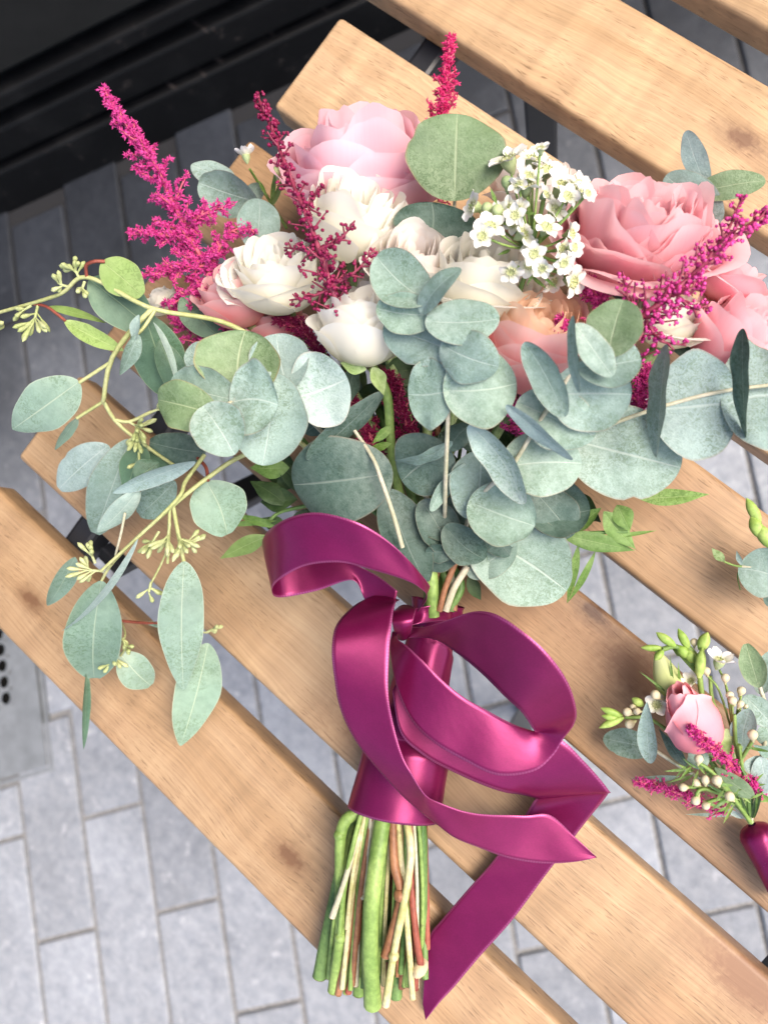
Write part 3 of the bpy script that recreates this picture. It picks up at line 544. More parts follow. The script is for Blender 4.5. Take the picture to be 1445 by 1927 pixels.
# astilbe
plume(bq, 'bright magenta astilbe plume reaching to the upper left', [(430, 640, .045), (408, 545, .055), (345, 420, .06), (290, 310, .062), (240, 240, .062), (194, 166, .06)], AST, 46, 84, extra=[[(365, 460, .06), (300, 440, .064), (240, 440, .062)], [(390, 520, .06), (430, 440, .066), (478, 432, .066)], [(385, 500, .06), (320, 510, .062), (268, 516, .06)], [(350, 425, .06), (390, 400, .066), (440, 385, .064)], [(400, 540, .055), (350, 560, .058), (310, 575, .05)]], dens=2.3, fl=1.25)
plume(bq, 'dark crimson astilbe plume in the middle', [(655, 640, .08), (625, 545, .092), (590, 440, .096), (545, 330, .095), (510, 240, .092), (485, 182, .09)], ASTD, 40, 58, bud=True, fl=1.25, dens=1.15, extra=[[(600, 470, .096), (640, 450, .098), (668, 415, .098)], [(620, 540, .094), (670, 510, .096), (706, 466, .096)], [(600, 480, .094), (565, 470, .094), (535, 466, .09)], [(620, 545, .092), (580, 560, .092), (545, 565, .09)], [(570, 390, .096), (590, 375, .097), (600, 350, .096)]], spread=48)
plume(bq, 'slim hot pink astilbe plume at the top', [(828, 380, .03), (830, 240, .04), (838, 160, .042), (848, 70, .042)], ASTP, 40, 48, dens=1.7, fl=1.15)
plume(bq, 'magenta astilbe plume crossing the roses at the right', [(1150, 690, .07), (1195, 610, .088), (1255, 560, .092), (1320, 500, .09), (1400, 430, .086), (1446, 398, .082)], AST, 44, 74, bud=True, fl=1.15, dens=1.2, extra=[[(1330, 490, .09), (1370, 430, .088), (1396, 368, .085)], [(1195, 610, .088), (1180, 560, .09), (1172, 512, .09)], [(1270, 550, .092), (1300, 580, .09), (1330, 575, .088)], [(1215, 600, .09), (1240, 640, .088), (1290, 650, .085)], [(1240, 565, .092), (1290, 545, .092), (1330, 535, .09)]])
for lb, pa in (('dark magenta astilbe tuft below the cream roses', [(640, 760, .03), (600, 660, .05), (560, 615, .058), (520, 600, .06)]), ('dark magenta astilbe tuft beside the rose stem', [(745, 930, .025), (710, 850, .04), (680, 790, .045), (660, 740, .05)]),
               ('dark magenta astilbe tuft between the eucalyptus leaves', [(790, 860, .03), (765, 800, .04), (745, 740, .045), (730, 700, .045)]), ('magenta astilbe tuft at the left under the bright plume', [(420, 690, .035), (380, 630, .045), (350, 605, .05), (325, 590, .05)]),
               ('magenta astilbe tuft by the peach rose', [(1000, 850, .03), (990, 790, .05), (965, 760, .055), (950, 740, .05)]), ('magenta astilbe tuft right of the peach rose', [(1080, 760, .05), (1075, 680, .07), (1062, 640, .075), (1055, 600, .075)]), ('magenta astilbe tuft above the grey leaves', [(1160, 640, .06), (1135, 580, .07), (1118, 550, .072), (1108, 530, .07)]),
               ('magenta astilbe tuft at the right under the cream rose', [(1170, 830, .04), (1195, 770, .05), (1205, 730, .055), (1220, 690, .055)])):
    plume(bq, lb, pa, AST if 'dark' not in lb else ASTD, 18, 62, dens=1.8, fl=1.25)

# silver eucalyptus
def euc(label, path, leaves, r=(.0010, .0007), mat=None):
    o = sprig(bq, 'eucalyptus_sprig', label, path, list(r), mat or STW)
    for l in leaves:
        b, t, wp, m = l[:4]; roll = (l[4] + random.uniform(-13, 13)) if len(l) > 4 else random.uniform(-24, 24); kd = l[5] if len(l) > 5 else 'round'
        leaf(o, b, t, wp, m, roll, kd, bend=random.uniform(-.09, .17), fold=random.uniform(.0, .32), wave=.035)
    return o
euc('silver eucalyptus sprig in the centre', [(836, 1010, .04), (838, 900, .07), (842, 800, .088), (844, 735, .094), (838, 655, .100), (815, 595, .104), (798, 560, .106)],
    [((797, 562, .106), (708, 482, .104), 92, EUC, 6), ((797, 582, .106), (868, 506, .114), 44, EUC, 25), ((818, 592, .103), (708, 580, .102), 72, EUC), ((838, 655, .099), (722, 612, .096), 96, EUC, -8), ((812, 605, .106), (940, 600, .106), 78, EUC, 6), ((838, 652, .102), (938, 690, .102), 92, EUC, -5),
     ((846, 735, .095), (768, 742, .092), 122, EUC, 0), ((846, 735, .095), (972, 722, .092), 132, EUC, 5), ((842, 835, .072), (742, 866, .075), 24, EUC, 55), ((838, 850, .066), (756, 905, .06), 118, EUCD, 0), ((845, 842, .07), (884, 800, .07), 46, EUCD), ((868, 880, .066), (810, 962, .062), 28, EUC, 50)])
euc('silver eucalyptus sprig in front of the peach rose', [(850, 1080, .03), (893, 950, .06), (960, 880, .08), (1010, 800, .092), (1050, 740, .10), (1097, 668, .106), (1140, 640, .108)],
    [((1145, 662, .108), (1172, 564, .108), 95, EUCG, 5), ((1088, 726, .110), (1078, 594, .118), 20, EUC, 62), ((1088, 618, .113), (1152, 708, .112), 56, EUC, 15), ((1096, 690, .105), (1206, 676, .104), 88, EUC), ((1056, 772, .104), (986, 644, .108), 60, EUC, 30), ((1048, 742, .100), (1188, 742, .098), 128, EUC), ((985, 762, .092), (1120, 820, .090), 104, EUC), ((1066, 856, .094), (952, 762, .100), 26, EUCB, 55),
     ((978, 934, .084), (882, 800, .09), 56, EUCB, 35), ((955, 878, .080), (1094, 872, .078), 118, EUC), ((892, 968, .062), (905, 848, .064), 104, EUC, -10), ((892, 948, .066), (1006, 990, .064), 112, EUC, 5)])
euc('silver eucalyptus sprig reaching to the right edge', [(860, 1090, .03), (980, 940, .045), (1060, 850, .06), (1110, 815, .068), (1230, 770, .072), (1350, 738, .074), (1470, 722, .074)],
    [((1084, 830, .066), (1280, 880, .062), 162, EUC, 4), ((1236, 842, .078), (1254, 648, .088), 34, EUC, 52), ((1238, 770, .072), (1388, 756, .070), 188, EUCB, 5), ((1402, 806, .078), (1397, 618, .088), 28, EUCD, 58), ((1368, 762, .072), (1490, 750, .070), 190, EUCB)])
euc('silver eucalyptus rosette at the left', [(800, 1000, .04), (660, 870, .055), (560, 770, .075), (480, 745, .09), (440, 755, .098), (395, 778, .104)],
    [((402, 778, .106), (298, 752, .104), 84, EUCG, 5), ((388, 772, .108), (442, 856, .106), 92, EUC, 0), ((440, 756, .099), (524, 762, .098), 128, EUC, 0), ((440, 752, .098), (322, 716, .096), 86, EUC, 0), ((448, 735, .092), (462, 622, .094), 146, EUCG, 0), ((540, 726, .086), (520, 628, .088), 104, EUCB, 0), ((560, 748, .084), (654, 712, .084), 136, EUCB, 0), ((512, 716, .09), (494, 876, .088), 128, EUCB, 0), ((402, 692, .084), (354, 655, .084), 60, EUCB), ((708, 750, .07), (578, 866, .068), 46, EUCD, 40), ((640, 770, .058), (574, 815, .055), 50, EUCD), ((640, 760, .055), (668, 690, .06), 40, EUCD)])
euc('large dull eucalyptus leaves above the ribbon', [(660, 800, .064), (700, 860, .068), (718, 905, .070), (740, 970, .068), (757, 1030, .062)],
    [((722, 893, .062), (552, 912, .056), 152, EUCD, 0), ((728, 920, .056), (800, 1096, .060), 90, EUCD, 12, 'blunt'), ((858, 1005, .05), (806, 950, .05), 84, EUCD), ((852, 1004, .05), (796, 1066, .046), 74, EUCD, 5), ((842, 996, .056), (912, 1052, .05), 64, EUCD, -8), ((798, 950, .054), (846, 1042, .05), 72, EUCD, 10), ((905, 985, .05), (960, 1045, .046), 60, EUCD, 0), ((862, 1030, .052), (932, 1018, .052), 34, EUCD), ((848, 1040, .054), (800, 1040, .054), 36, EUCD), ((905, 1010, .040), (1066, 1112, .034), 152, EUC, 0), ((886, 1075, .042), (972, 1025, .046), 62, EUC), ((1000, 962, .046), (1110, 960, .046), 96, EUCD), ((1010, 930, .05), (1075, 1010, .044), 80, EUCD)], r=(.0008, .0010))
euc('eucalyptus leaves standing above the cream roses', [(850, 520, .05), (852, 440, .062), (856, 362, .068)], [((856, 364, .072), (860, 214, .078), 172, EUCG, 0), ((806, 452, .064), (812, 380, .070), 142, EUCD, 0)])
euc('small eucalyptus leaves at the upper left', [(560, 560, .03), (500, 460, .044), (450, 380, .05), (410, 330, .05)], [((434, 340, .050), (360, 310, .05), 48, EUCB), ((476, 378, .054), (374, 344, .054), 72, EUC), ((480, 462, .06), (488, 374, .062), 74, EUC), ((470, 375, .046), (490, 345, .048), 34, EUCB)])
euc('eucalyptus leaves behind the bright pink rose', [(1250, 560, .03), (1310, 450, .04), (1325, 370, .046)], [((1326, 345, .046), (1290, 246, .052), 44, EUCB, 20), ((1345, 412, .044), (1252, 330, .05), 74, EUC, 15), ((1312, 362, .048), (1440, 340, .05), 52, EUCG, 10), ((1290, 380, .04), (1340, 390, .038), 40, EUCB)])
euc('dull eucalyptus leaves under the right roses', [(1000, 950, .03), (1150, 760, .035), (1290, 640, .036)], [((1268, 640, .045), (1335, 665, .045), 50, EUCD), ((1170, 560, .06), (1165, 486, .066), 40, EUCD, 25), ((1310, 690, .04), (1330, 620, .05), 22, EUC, 45), ((1190, 730, .045), (1240, 700, .05), 40, GREEN), ((1150, 800, .04), (1080, 760, .045), 60, EUCD)])

# seeded eucalyptus
def seeded(label, path, r, twigs, leaves, clusters):
    o = sprig(bq, 'seeded_eucalyptus_branch', label, path, r, STE)
    for tw in twigs: mb = MB(); tube(mb, [P(*p) for p in tw[0]], tw[1], n=20); mb.build('twig', tw[2] if len(tw) > 2 else STE, o)
    for l in leaves: leaf(o, l[0], l[1], l[2], l[3], l[4] if len(l) > 4 else random.uniform(-10, 10), l[5] if len(l) > 5 else 'seed', bend=random.uniform(-.03, .08), fold=random.uniform(.02, .14), wave=.015)
    for c in clusters: seeds(o, *c)
seeded('seeded eucalyptus branch arching out at the upper left', [(560, 690, .05), (430, 610, .07), (285, 580, .085), (165, 522, .09), (110, 555, .086), (0, 588, .078), (-40, 600, .075)], [.0012, .00095, .0007],
       [([(288, 580, .085), (245, 625, .085), (208, 682, .08), (196, 750, .07), (198, 760, .068), (225, 800, .06), (290, 850, .05), (335, 880, .05)], [.0012, .0010, .0008]), ([(208, 682, .08), (150, 720, .078)], .0008), ([(196, 755, .068), (145, 787, .066)], .0008), ([(164, 522, .09), (163, 500, .093), (178, 492, .094), (198, 492, .092)], .0008, STR),
        ([(292, 585, .085), (272, 615, .086), (255, 632, .088)], .0008), ([(215, 790, .062), (245, 793, .06), (285, 775, .06)], .0008), ([(62, 572, .082), (90, 578, .082), (124, 604, .08)], .0007, STR)],
       [((168, 526, .086), (300, 632, .066), 88, SEEDD, 0), ((192, 492, .092), (268, 556, .084), 72, OLIVE, 5, 'blunt'), ((272, 590, .08), (326, 748, .05), 96, SEEDD, -5, 'blunt'), ((289, 606, .09), (333, 728, .086), 13, EUCB, 50), ((300, 640, .075), (345, 760, .06), 50, SEEDD), ((260, 628, .09), (226, 706, .085), 30, EUC, 30), ((254, 640, .09), (262, 592, .092), 18, EUCB, 40), ((122, 604, .08), (234, 660, .07), 34, OLIVE, 15), ((92, 577, .08), (200, 608, .076), 16, OLIVE, 40), ((150, 718, .078), (24, 808, .066), 92, SEED, 0), ((146, 786, .066), (104, 847, .06), 19, SEED, 45),
        ((205, 838, .05), (112, 920, .04), 74, EUCB, 0, 'blunt'), ((244, 826, .052), (180, 1004, .03), 84, EUC, 5, 'blunt'), ((268, 836, .054), (238, 930, .045), 54, SEEDD, 0), ((388, 852, .05), (282, 832, .05), 62, EUCD, 0, 'blunt'), ((340, 880, .045), (280, 850, .045), 50, SEEDD), ((340, 560, .06), (420, 640, .05), 60, SEEDD)],
       [((150, 524, .09), 115, 9, 36), ((130, 540, .088), 165, 5, 30), ((160, 530, .09), 255, 4, 30), ((72, 575, .082), 262, 12, 52, 60), ((60, 575, .082), 215, 5, 30), ((-12, 640, .078), 80, 8, 36), ((242, 793, .06), 330, 10, 44), ((260, 800, .058), 270, 9, 44), ((284, 776, .06), 20, 6, 34), ((262, 850, .056), 275, 5, 34)])
seeded('seeded eucalyptus branch hanging down at the lower left', [(640, 940, .03), (560, 830, .05), (460, 856, .062), (390, 900, .07), (330, 948, .074), (250, 1020, .07), (210, 1062, .064), (192, 1092, .06)], [.0012, .0010, .0007],
       [([(385, 856, .068), (350, 905, .074), (326, 948, .078), (190, 1075, .072)], [.0010, .0007]), ([(326, 950, .074), (335, 1000, .07), (347, 1060, .064)], .0009), ([(320, 958, .074), (318, 1010, .07), (316, 1060, .066)], .0007), ([(218, 1045, .066), (228, 1005, .07), (236, 965, .072)], .0006, STW), ([(318, 1030, .068), (302, 1065, .064), (285, 1097, .06)], .0005), ([(228, 1168, .024), (236, 1196, .036), (218, 1228, .034)], .0005), ([(316, 1172, .02), (352, 1184, .02), (390, 1191, .02)], .0005), ([(392, 905, .07), (388, 880, .068), (372, 862, .066)], .0008, STR), ([(316, 1172, .02), (270, 1172, .02), (226, 1168, .022)], .0008, STR), ([(220, 1200, .04), (240, 1210, .04), (228, 1234, .03)], .0006)],
       [((368, 868, .08), (212, 928, .076), 32, EUCB, 35), ((262, 922, .074), (184, 1002, .066), 40, EUCB, 25), ((330, 905, .06), (262, 968, .05), 62, EUC, 0, 'blunt'), ((388, 905, .066), (428, 1006, .056), 108, SEED, 0, 'blunt'), ((347, 1056, .066), (346, 1300, .030), 84, SEED, 5), ((392, 1210, .028), (340, 1404, .010), 84, SEED, 5), ((192, 1092, .060), (178, 1276, .030), 102, SEED, -5, 'blunt'), ((260, 1014, .078), (116, 1188, .06), 13, EUCB, 50), ((142, 1048, .055), (90, 1140, .045), 38, SEED, 20), ((164, 1258, .036), (158, 1410, .012), 14, SEEDD, 40), ((226, 1228, .03), (284, 1290, .015), 62, SEED, 0, 'blunt'), ((318, 1180, .02), (270, 1170, .02), 10, SEED, 20), ((255, 900, .06), (300, 870, .056), 50, SEEDD)],
       [((320, 985, .072), 265, 9, 52, 65), ((335, 1000, .07), 290, 8, 46), ((300, 1000, .07), 240, 8, 46), ((345, 1015, .066), 345, 5, 34), ((196, 1075, .064), 175, 10, 46), ((180, 1060, .064), 110, 6, 40), ((285, 1095, .06), 260, 4, 36), ((218, 1225, .034), 250, 6, 40), ((232, 1200, .04), 290, 4, 30), ((390, 1190, .02), 30, 4, 24)])
# narrow green foliage
def greens(label, leaves, path):
    o = sprig(bq, 'green_foliage', label, path, [.0012, .0008], STD)
    for l in leaves: leaf(o, l[0], l[1], l[2], l[3], l[4] if len(l) > 4 else random.uniform(-20, 20), 'lance', bend=random.uniform(-.05, .1), fold=.2)
greens('narrow light green leaves at the right of the bouquet', [((1200, 938, .035), (1335, 930, .035), 32, GREEN, 5), ((1050, 1005, .04), (1195, 1036, .03), 36, GREEN), ((1072, 998, .04), (1132, 955, .045), 32, GREEN), ((1135, 962, .042), (1196, 1034, .034), 42, GREEN, 10), ((1088, 1022, .038), (1066, 1136, .02), 17, GREEN, 20), ((1120, 1036, .034), (1066, 1136, .02), 13, GREEN, 30), ((1160, 950, .04), (1185, 1000, .04), 40, GREEN, 0), ((1150, 1010, .036), (1236, 998, .036), 8, GREEN, 30), ((1080, 985, .042), (1060, 1020, .04), 22, GREEN)], [(900, 1080, .03), (1010, 1015, .036), (1090, 1005, .038), (1180, 1000, .036)])
greens('narrow lime green leaves at the left above the ribbon', [((505, 1008, .04), (413, 1052, .03), 34, OLIVE, 5), ((520, 980, .04), (418, 992, .036), 12, GREEN, 30), ((520, 992, .04), (440, 968, .036), 16, GREEN, 10), ((540, 950, .035), (470, 905, .035), 40, GREEND), ((560, 940, .035), (490, 945, .03), 44, GREEND), ((545, 880, .04), (470, 880, .04), 40, GREEN), ((580, 930, .03), (510, 860, .04), 36, GREEND), ((600, 960, .03), (540, 1010, .03), 44, GREEND), ((560, 870, .035), (520, 930, .03), 40, GREEND), ((540, 1000, .03), (490, 975, .03), 30, GREEND)], [(780, 1080, .03), (640, 960, .032), (540, 960, .034), (500, 985, .036)])
rl = []
for i in range(90):
    a = random.uniform(0, 6.28); x = random.gauss(860, 190); y = random.gauss(800, 130)
    if not (480 < x < 1290 and 560 < y < 1080) or (y > 960 and not 640 < x < 1010): continue
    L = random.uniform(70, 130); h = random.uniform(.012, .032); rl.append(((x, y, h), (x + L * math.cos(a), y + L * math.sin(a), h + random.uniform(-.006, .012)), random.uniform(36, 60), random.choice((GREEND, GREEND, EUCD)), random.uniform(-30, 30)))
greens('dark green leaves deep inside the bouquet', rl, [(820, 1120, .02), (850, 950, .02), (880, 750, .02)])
# inner stems gathered at the ribbon
for i, (x, y, hh, m, r) in enumerate([(700, 740, .03, STD, .002), (900, 760, .03, STG, .0022), (820, 760, .028, STB, .0016), (960, 860, .03, STB, .0015), (620, 800, .03, STD, .002), (1000, 900, .028, STD, .002), (760, 760, .03, STW, .0014), (520, 780, .03, STD, .0018), (1100, 840, .026, STB, .0015)]):
    sprig(bq, 'flower_stem', None, [(x, y, hh), ((x + 820) / 2 + 10, (y + 1100) / 2, .036), (800 + i * 8, 1075, .036 - .002 * (i % 3)), (806 + i * 6, 1150, .034)], r, m)
sprig(bq, 'flower_stem', None, [(808, 1040, .044), (812, 1100, .043), (814, 1160, .04)], .0030, STG)
sprig(bq, 'flower_stem', None, [(858, 1055, .044), (838, 1105, .043), (826, 1150, .042)], .0014, STB); sprig(bq, 'flower_stem', None, [(880, 1065, .042), (855, 1105, .041), (838, 1150, .040)], .0016, STW)
leaf(cs, (880, 1085, .034), (905, 1130, .03), 26, GREEND, 10, 'lance')

# waxflower
wx = sprig(bq, 'waxflower_sprig', 'white waxflower sprig between the roses', [(900, 760, .04), (980, 540, .075), (1000, 470, .082), (1005, 400, .086)], [.0011, .0008], STD)
WF = [(922, 428, .094, 32, 100, 78), (1028, 428, .094, 30, 60, 60), (990, 348, .090, 34, 90, 45), (1058, 352, .086, 38, 40, 50), (955, 300, .080, 40, 120, 30), (1002, 300, .078, 36, 80, 40), (985, 440, .090, 30, 20, 40), (1060, 492, .086, 34, 10, 45), (1078, 530, .082, 32, -30, 40), (890, 388, .086, 30, 170, 20), (1045, 395, .088, 30, 30, 55), (1030, 320, .080, 32, 70, 55), (1075, 440, .08, 26, 0, 40), (975, 395, .09, 24, 150, 50), (1040, 530, .078, 26, -60, 30)]
for k in range(22):
    a_ = random.uniform(0, 6.28); q_ = random.uniform(.3, 1); WF.append((1005 + 105 * q_ * math.cos(a_), 400 + 130 * q_ * math.sin(a_), random.uniform(.086, .098), random.uniform(19, 26), math.degrees(-a_) + random.uniform(-30, 30), random.uniform(35, 70)))
for x, y, h, r, a, e in WF: wax(wx, (x, y, h), r, a, e)
tw = MB()
for x, y, h, r, a, e in WF: tube(tw, [P(1000, 470, .08), P((x + 1000) / 2, (y + 465) / 2 + 8, h - .006), P(x, y, h - .0015)], .0005, sides=5)
for x, y, h in ((935, 396, .092), (953, 342, .090), (916, 392, .09), (1012, 476, .09)): bud_ball(wx, (x, y, h), 11, 100, 30, SEPAL); tube(tw, [P(990, 440, .082), P(x, y + 18, h - .003)], .0005, sides=5)
tw.build('twig', STG, wx)
for b, t in (((1000, 480, .085), (1040, 520, .088)), ((1000, 500, .085), (1050, 545, .085)), ((985, 400, .088), (1010, 402, .092)), ((935, 385, .09), (922, 352, .094)), ((1000, 520, .08), (1030, 545, .084)), ((1010, 495, .084), (990, 540, .084)), ((1020, 505, .084), (1062, 515, .088)), ((960, 470, .08), (935, 480, .085))): leaf(wx, b, t, 7, GREEN, 0, 'lance')
wb = sprig(bq, 'waxflower_sprig', 'white waxflower bud standing at the upper left', [(540, 430, .03), (490, 350, .045), (470, 318, .055)], [.0008, .0006], STG)
wax(wb, (463, 293, .056), 20, 100, 10, cup=.9); leaf(wb, (487, 340, .05), (505, 375, .05), 7, GREEN, 0, 'lance'); leaf(wb, (510, 385, .045), (520, 310, .055), 9, GREEN, 0, 'lance'); leaf(wb, (512, 390, .045), (540, 320, .055), 10, OLIVE, 0, 'lance'); bud_ball(wb, (522, 322, .056), 9, 90, 20, SEPAL)

# ribbon handle, stems, bow
A0, A1 = P(820, 1135, .028), P(738, 1534, .028)
def wrap():
    mb = MB(); nv, nu = 90, 48; V = []; U = []; axd = unit(A1 - A0); up = unit(np.array([0, 0, 1.]) - axd * axd[2]); sd_ = np.cross(axd, up); L = np.linalg.norm(A1 - A0)
    for j in range(nv):
        t = j / (nv - 1); r = np.interp(t, [0, .06, .15, .3, .62, .66, .70, 1], [.0112, .0100, .0094, .0104, .0142, .0142, .0180, .0190])
        for i in range(nu):
            th = 2 * math.pi * i / nu; q = t * 5.2 + .28 * math.sin(th + .8) + .06 * math.sin(3 * th); lay = q % 1.0; w_ = 1 if t < .64 else 0
            rr = r * (1 + w_ * (.085 * (1 - min(1, lay * 1.05)) + .014 * math.sin(9 * th + 14 * t)) + .006 * math.sin(4 * th - 18 * t)) + .0006 * math.sin(2 * th + 1) * t
            C = A0 + axd * (L * t + (1 - w_) * .0022 * math.sin(th + 2.2)); C[2] = .019 + .006 * t
            V.append(C + rr * (math.cos(th) * sd_ * 1.08 + math.sin(th) * up * .92)); U.append((lay * .96 + .02 if w_ else np.interp(t, [.64, 1], [.02, .985]), th / 6.28 * .12 + t * .02))
    for i in range(nu): V.append(V[(nv - 1) * nu + i] * .9 + .1 * (A1 + np.array([0, 0, .025 - A1[2]])) - axd * .004); U.append((.5, 0))
    mb.add(V, gridF(nu, nv + 1, True), U); return mb.build('ribbon_wrap', SATIN, bq)
wrap()
def strip(name, rows, n=90, nu=13, thick=.0002, puff=.0, label=None):
    a = crom(np.array([P(*r[0]) for r in rows]), n); b = crom(np.array([P(*r[1]) for r in rows]), n); mid = (a + b) / 2; d = np.r_[0, np.cumsum(np.linalg.norm(np.diff(mid, axis=0), axis=1))]
    V = []; U = []
    for j in range(n):
        t = unit(mid[min(n - 1, j + 1)] - mid[max(0, j - 1)]); nn = unit(np.cross(t, b[j] - a[j])); 
        for i in range(nu):
            u = i / (nu - 1); V.append(a[j] * (1 - u) + b[j] * u + nn * (puff * math.sin(math.pi * u) + .00025 * math.sin(d[j] * 210 + u * 4))); U.append((u, d[j]))
    o = mk(name, V, gridF(nu, n), SATIN, bq, U); md = o.modifiers.new('thickness', 'SOLIDIFY'); md.thickness = thick; md.offset = 0
    if label: tag(o, label)
    return o
strip('ribbon_tail', [((738, 1300, .046), (760, 1255, .046)), ((754, 1380, .044), (806, 1310, .044)), ((792, 1418, .042), (865, 1340, .042)), ((839, 1446, .039), (925, 1365, .040)), ((890, 1470, .036), (990, 1380, .037)), ((947, 1490, .031), (1052, 1390, .035)), ((980, 1496, .026), (1102, 1436, .030)), ((1006, 1501, .0205), (1145, 1488, .0215)), ((1004, 1507, .0165), (1143, 1494, .0165)), ((985, 1538, .012), (1112, 1534, .012)),
      ((933, 1613, .009), (1041, 1627, .009)), ((886, 1667, .008), (966, 1728, .008)), ((829, 1733, .007), (892, 1812, .007)), ((808, 1763, .007), (852, 1860, .006)), ((800, 1820, .006), (826, 1888, .006)), ((795, 1890, .005), (801, 1919, .005))], 200, label='long plum ribbon tail folded over at the right')
strip('ribbon_loop', [((806, 1108, .050), (782, 1160, .040)), ((806, 1098, .064), (802, 1126, .056)), ((776, 1062, .078), (790, 1106, .070)), ((735, 1022, .088), (748, 1086, .078)), ((675, 984, .095), (690, 1070, .085)), ((605, 965, .095), (635, 1058, .088)), ((550, 972, .090), (575, 1065, .086)), ((508, 996, .080), (530, 1088, .080)), ((494, 1018, .064), (511, 1112, .068)), ((506, 1030, .050), (528, 1124, .052)), ((560, 1036, .044), (596, 1112, .046)), ((640, 1052, .043), (664, 1092, .045)), ((700, 1078, .044), (690, 1132, .042)), ((748, 1112, .045), (738, 1166, .042))], 130, label='plum ribbon loop standing up at the left')
strip('ribbon_loop', [((770, 1180, .042), (768, 1200, .040)), ((800, 1180, .052), (800, 1200, .045)), ((843, 1166, .064), (834, 1211, .052)), ((892, 1151, .075), (868, 1235, .058)), ((937, 1157, .082), (914, 1276, .062)), ((986, 1191, .084), (950, 1310, .064)), ((1034, 1235, .081), (977, 1336, .064)), ((1068, 1283, .074), (993, 1357, .060)), ((1084, 1335, .064), (1004, 1373, .054)), ((1080, 1362, .055), (1008, 1378, .048)), ((1062, 1387, .048), (1003, 1376, .044)), ((1040, 1422, .046), (985, 1370, .046)), ((1003, 1452, .047), (960, 1360, .050)), ((938, 1459, .050), (916, 1337, .055)), ((876, 1432, .053), (874, 1313, .058)), ((820, 1400, .056), (830, 1278, .060)), ((775, 1355, .057), (795, 1243, .060)), ((745, 1290, .056), (768, 1217, .057)), ((735, 1225, .050), (746, 1200, .050)), ((738, 1190, .044), (752, 1180, .044))], 180, label='wide plum ribbon loop at the right')
strip('ribbon_tail', [((705, 1120, .042), (752, 1128, .046)), ((664, 1142, .056), (744, 1136, .060)), ((634, 1174, .066), (737, 1174, .066)), ((625, 1215, .070), (732, 1230, .069)), ((628, 1270, .070), (731, 1307, .069)), ((641, 1334, .066), (741, 1368, .066)), ((675, 1404, .060), (759, 1425, .063)), ((732, 1470, .054), (776, 1460, .062)), ((782, 1521, .047), (800, 1494, .058)), ((825, 1554, .042), (822, 1509, .052)), ((860, 1578, .037), (867, 1525, .046)), ((905, 1597, .032), (924, 1533, .038)), ((961, 1615, .027), (986, 1535, .031)), ((1018, 1625, .024), (1034, 1533, .027)), ((1074, 1622, .022), (1080, 1574, .024)), ((1122, 1614, .021), (1121, 1612, .021))], 150, label='short plum ribbon tail with slanted end')
strip('knot', [((742, 1150, .036), (776, 1140, .036)), ((738, 1156, .049), (782, 1148, .047)), ((738, 1172, .054), (778, 1166, .053)), ((742, 1190, .049), (774, 1186, .050)), ((748, 1202, .036), (772, 1198, .036))], 40, puff=.0014)
strip('knot', [((776, 1146, .044), (770, 1178, .046)), ((812, 1140, .044), (798, 1172, .044)), ((852, 1140, .034), (842, 1168, .034)), ((862, 1146, .026), (852, 1172, .026))], 40, puff=.0012)
for i, (x, y, h) in enumerate(((795, 1182, .034), (677, 1481, .030), (687, 1436, .030))):
    mb = MB(); ball(mb, P(x, y, h), .0011, nu=8, nv=6); mb.build('pin', PINM, bq)
# cut stems below the ribbon
Z7 = lambda x, y: (500 + x / 2.125, 1380 + y / 2.125)
def cstem(pts, wpx, mat, cut=True, kn_=()):
    pts = [(495 + (pts[0][0] - 495) * .84, 312, pts[0][2])] + list(pts[1:]); q = [P(*Z7(x, y), h) for x, y, h in pts]; q = [P(*Z7(495 + (pts[0][0] - 495) * .72, 262), .6 * pts[0][2] + .4 * .024)] + q; mb = MB(); r = wpx / 2.125 / 2 * mpp(q[1]); n = 28
    tube(mb, q, [r * .95, r, r * 1.02, r * .95, r * 1.08], n=n, sides=10)
    for k in kn_: c = P(*Z7(k[0], k[1]), k[2]); ball(mb, c, k[3] / 2.125 * mpp(c), nu=10, nv=7, sc=(1, 1, 1.2))
    nz = np.interp(np.linspace(0, 9, n), np.arange(10), rng.normal(1, .035, 10)); cc = mb.V[0].reshape(n, 10, 3); ce = cc.mean(1, keepdims=True); mb.V[0] = ((cc - ce) * nz[:, None, None] + ce).reshape(-1, 3) + rng.normal(0, r * .02, mb.V[0].shape); o = mb.build('flower_stem', [mat], bq)
    d = unit(q[-1] - q[-2]); e = MB(); A = frame(d); e.add([q[-1] + d * .0001 + A @ np.array([r * 1.03 * math.cos(6.2832 * i / 10), r * 1.03 * math.sin(6.2832 * i / 10), .0002]) for i in range(10)] + [q[-1] + d * .0004], [(i, (i + 1) % 10, 10) for i in range(10)]); e.build('cut_end', CUT, o, smooth=False)
for k in range(26):
    x0 = 345 + k * 11.5 + random.uniform(-8, 8); x1 = 250 + k * 15.5 + random.uniform(-14, 14); cstem([(x0, 300, random.uniform(.012, .034)), ((x0 + x1) / 2 + random.uniform(-10, 10), 620, random.uniform(.012, .032)), (x1, random.uniform(900, 1050), random.uniform(.008, .026))], random.uniform(15, 30), (STG, STD, STY, STB, STG, STD, STW, STR)[k % 8])
for k in range(15):
    x0 = 360 + k * 19 + random.uniform(-6, 6); x1 = 285 + k * 24 + random.uniform(-12, 12); cstem([(x0, 300, .032), ((x0 + x1) / 2 + random.uniform(-8, 8), 620, random.uniform(.030, .036)), (x1, random.uniform(930, 1060), random.uniform(.020, .028))], random.uniform(11, 22), (STG, STY, STG, STB, STD, STG, STW)[k % 7])
cstem([(490, 300, .016), (490, 520, .014), (480, 900, .012)], 44, STD)
cstem([(380, 300, .018), (385, 600, .015), (375, 820, .014), (372, 1042, .012)], 48, STG)
cstem([(540, 300, .018), (535, 760, .014), (520, 1055, .012)], 46, STD)
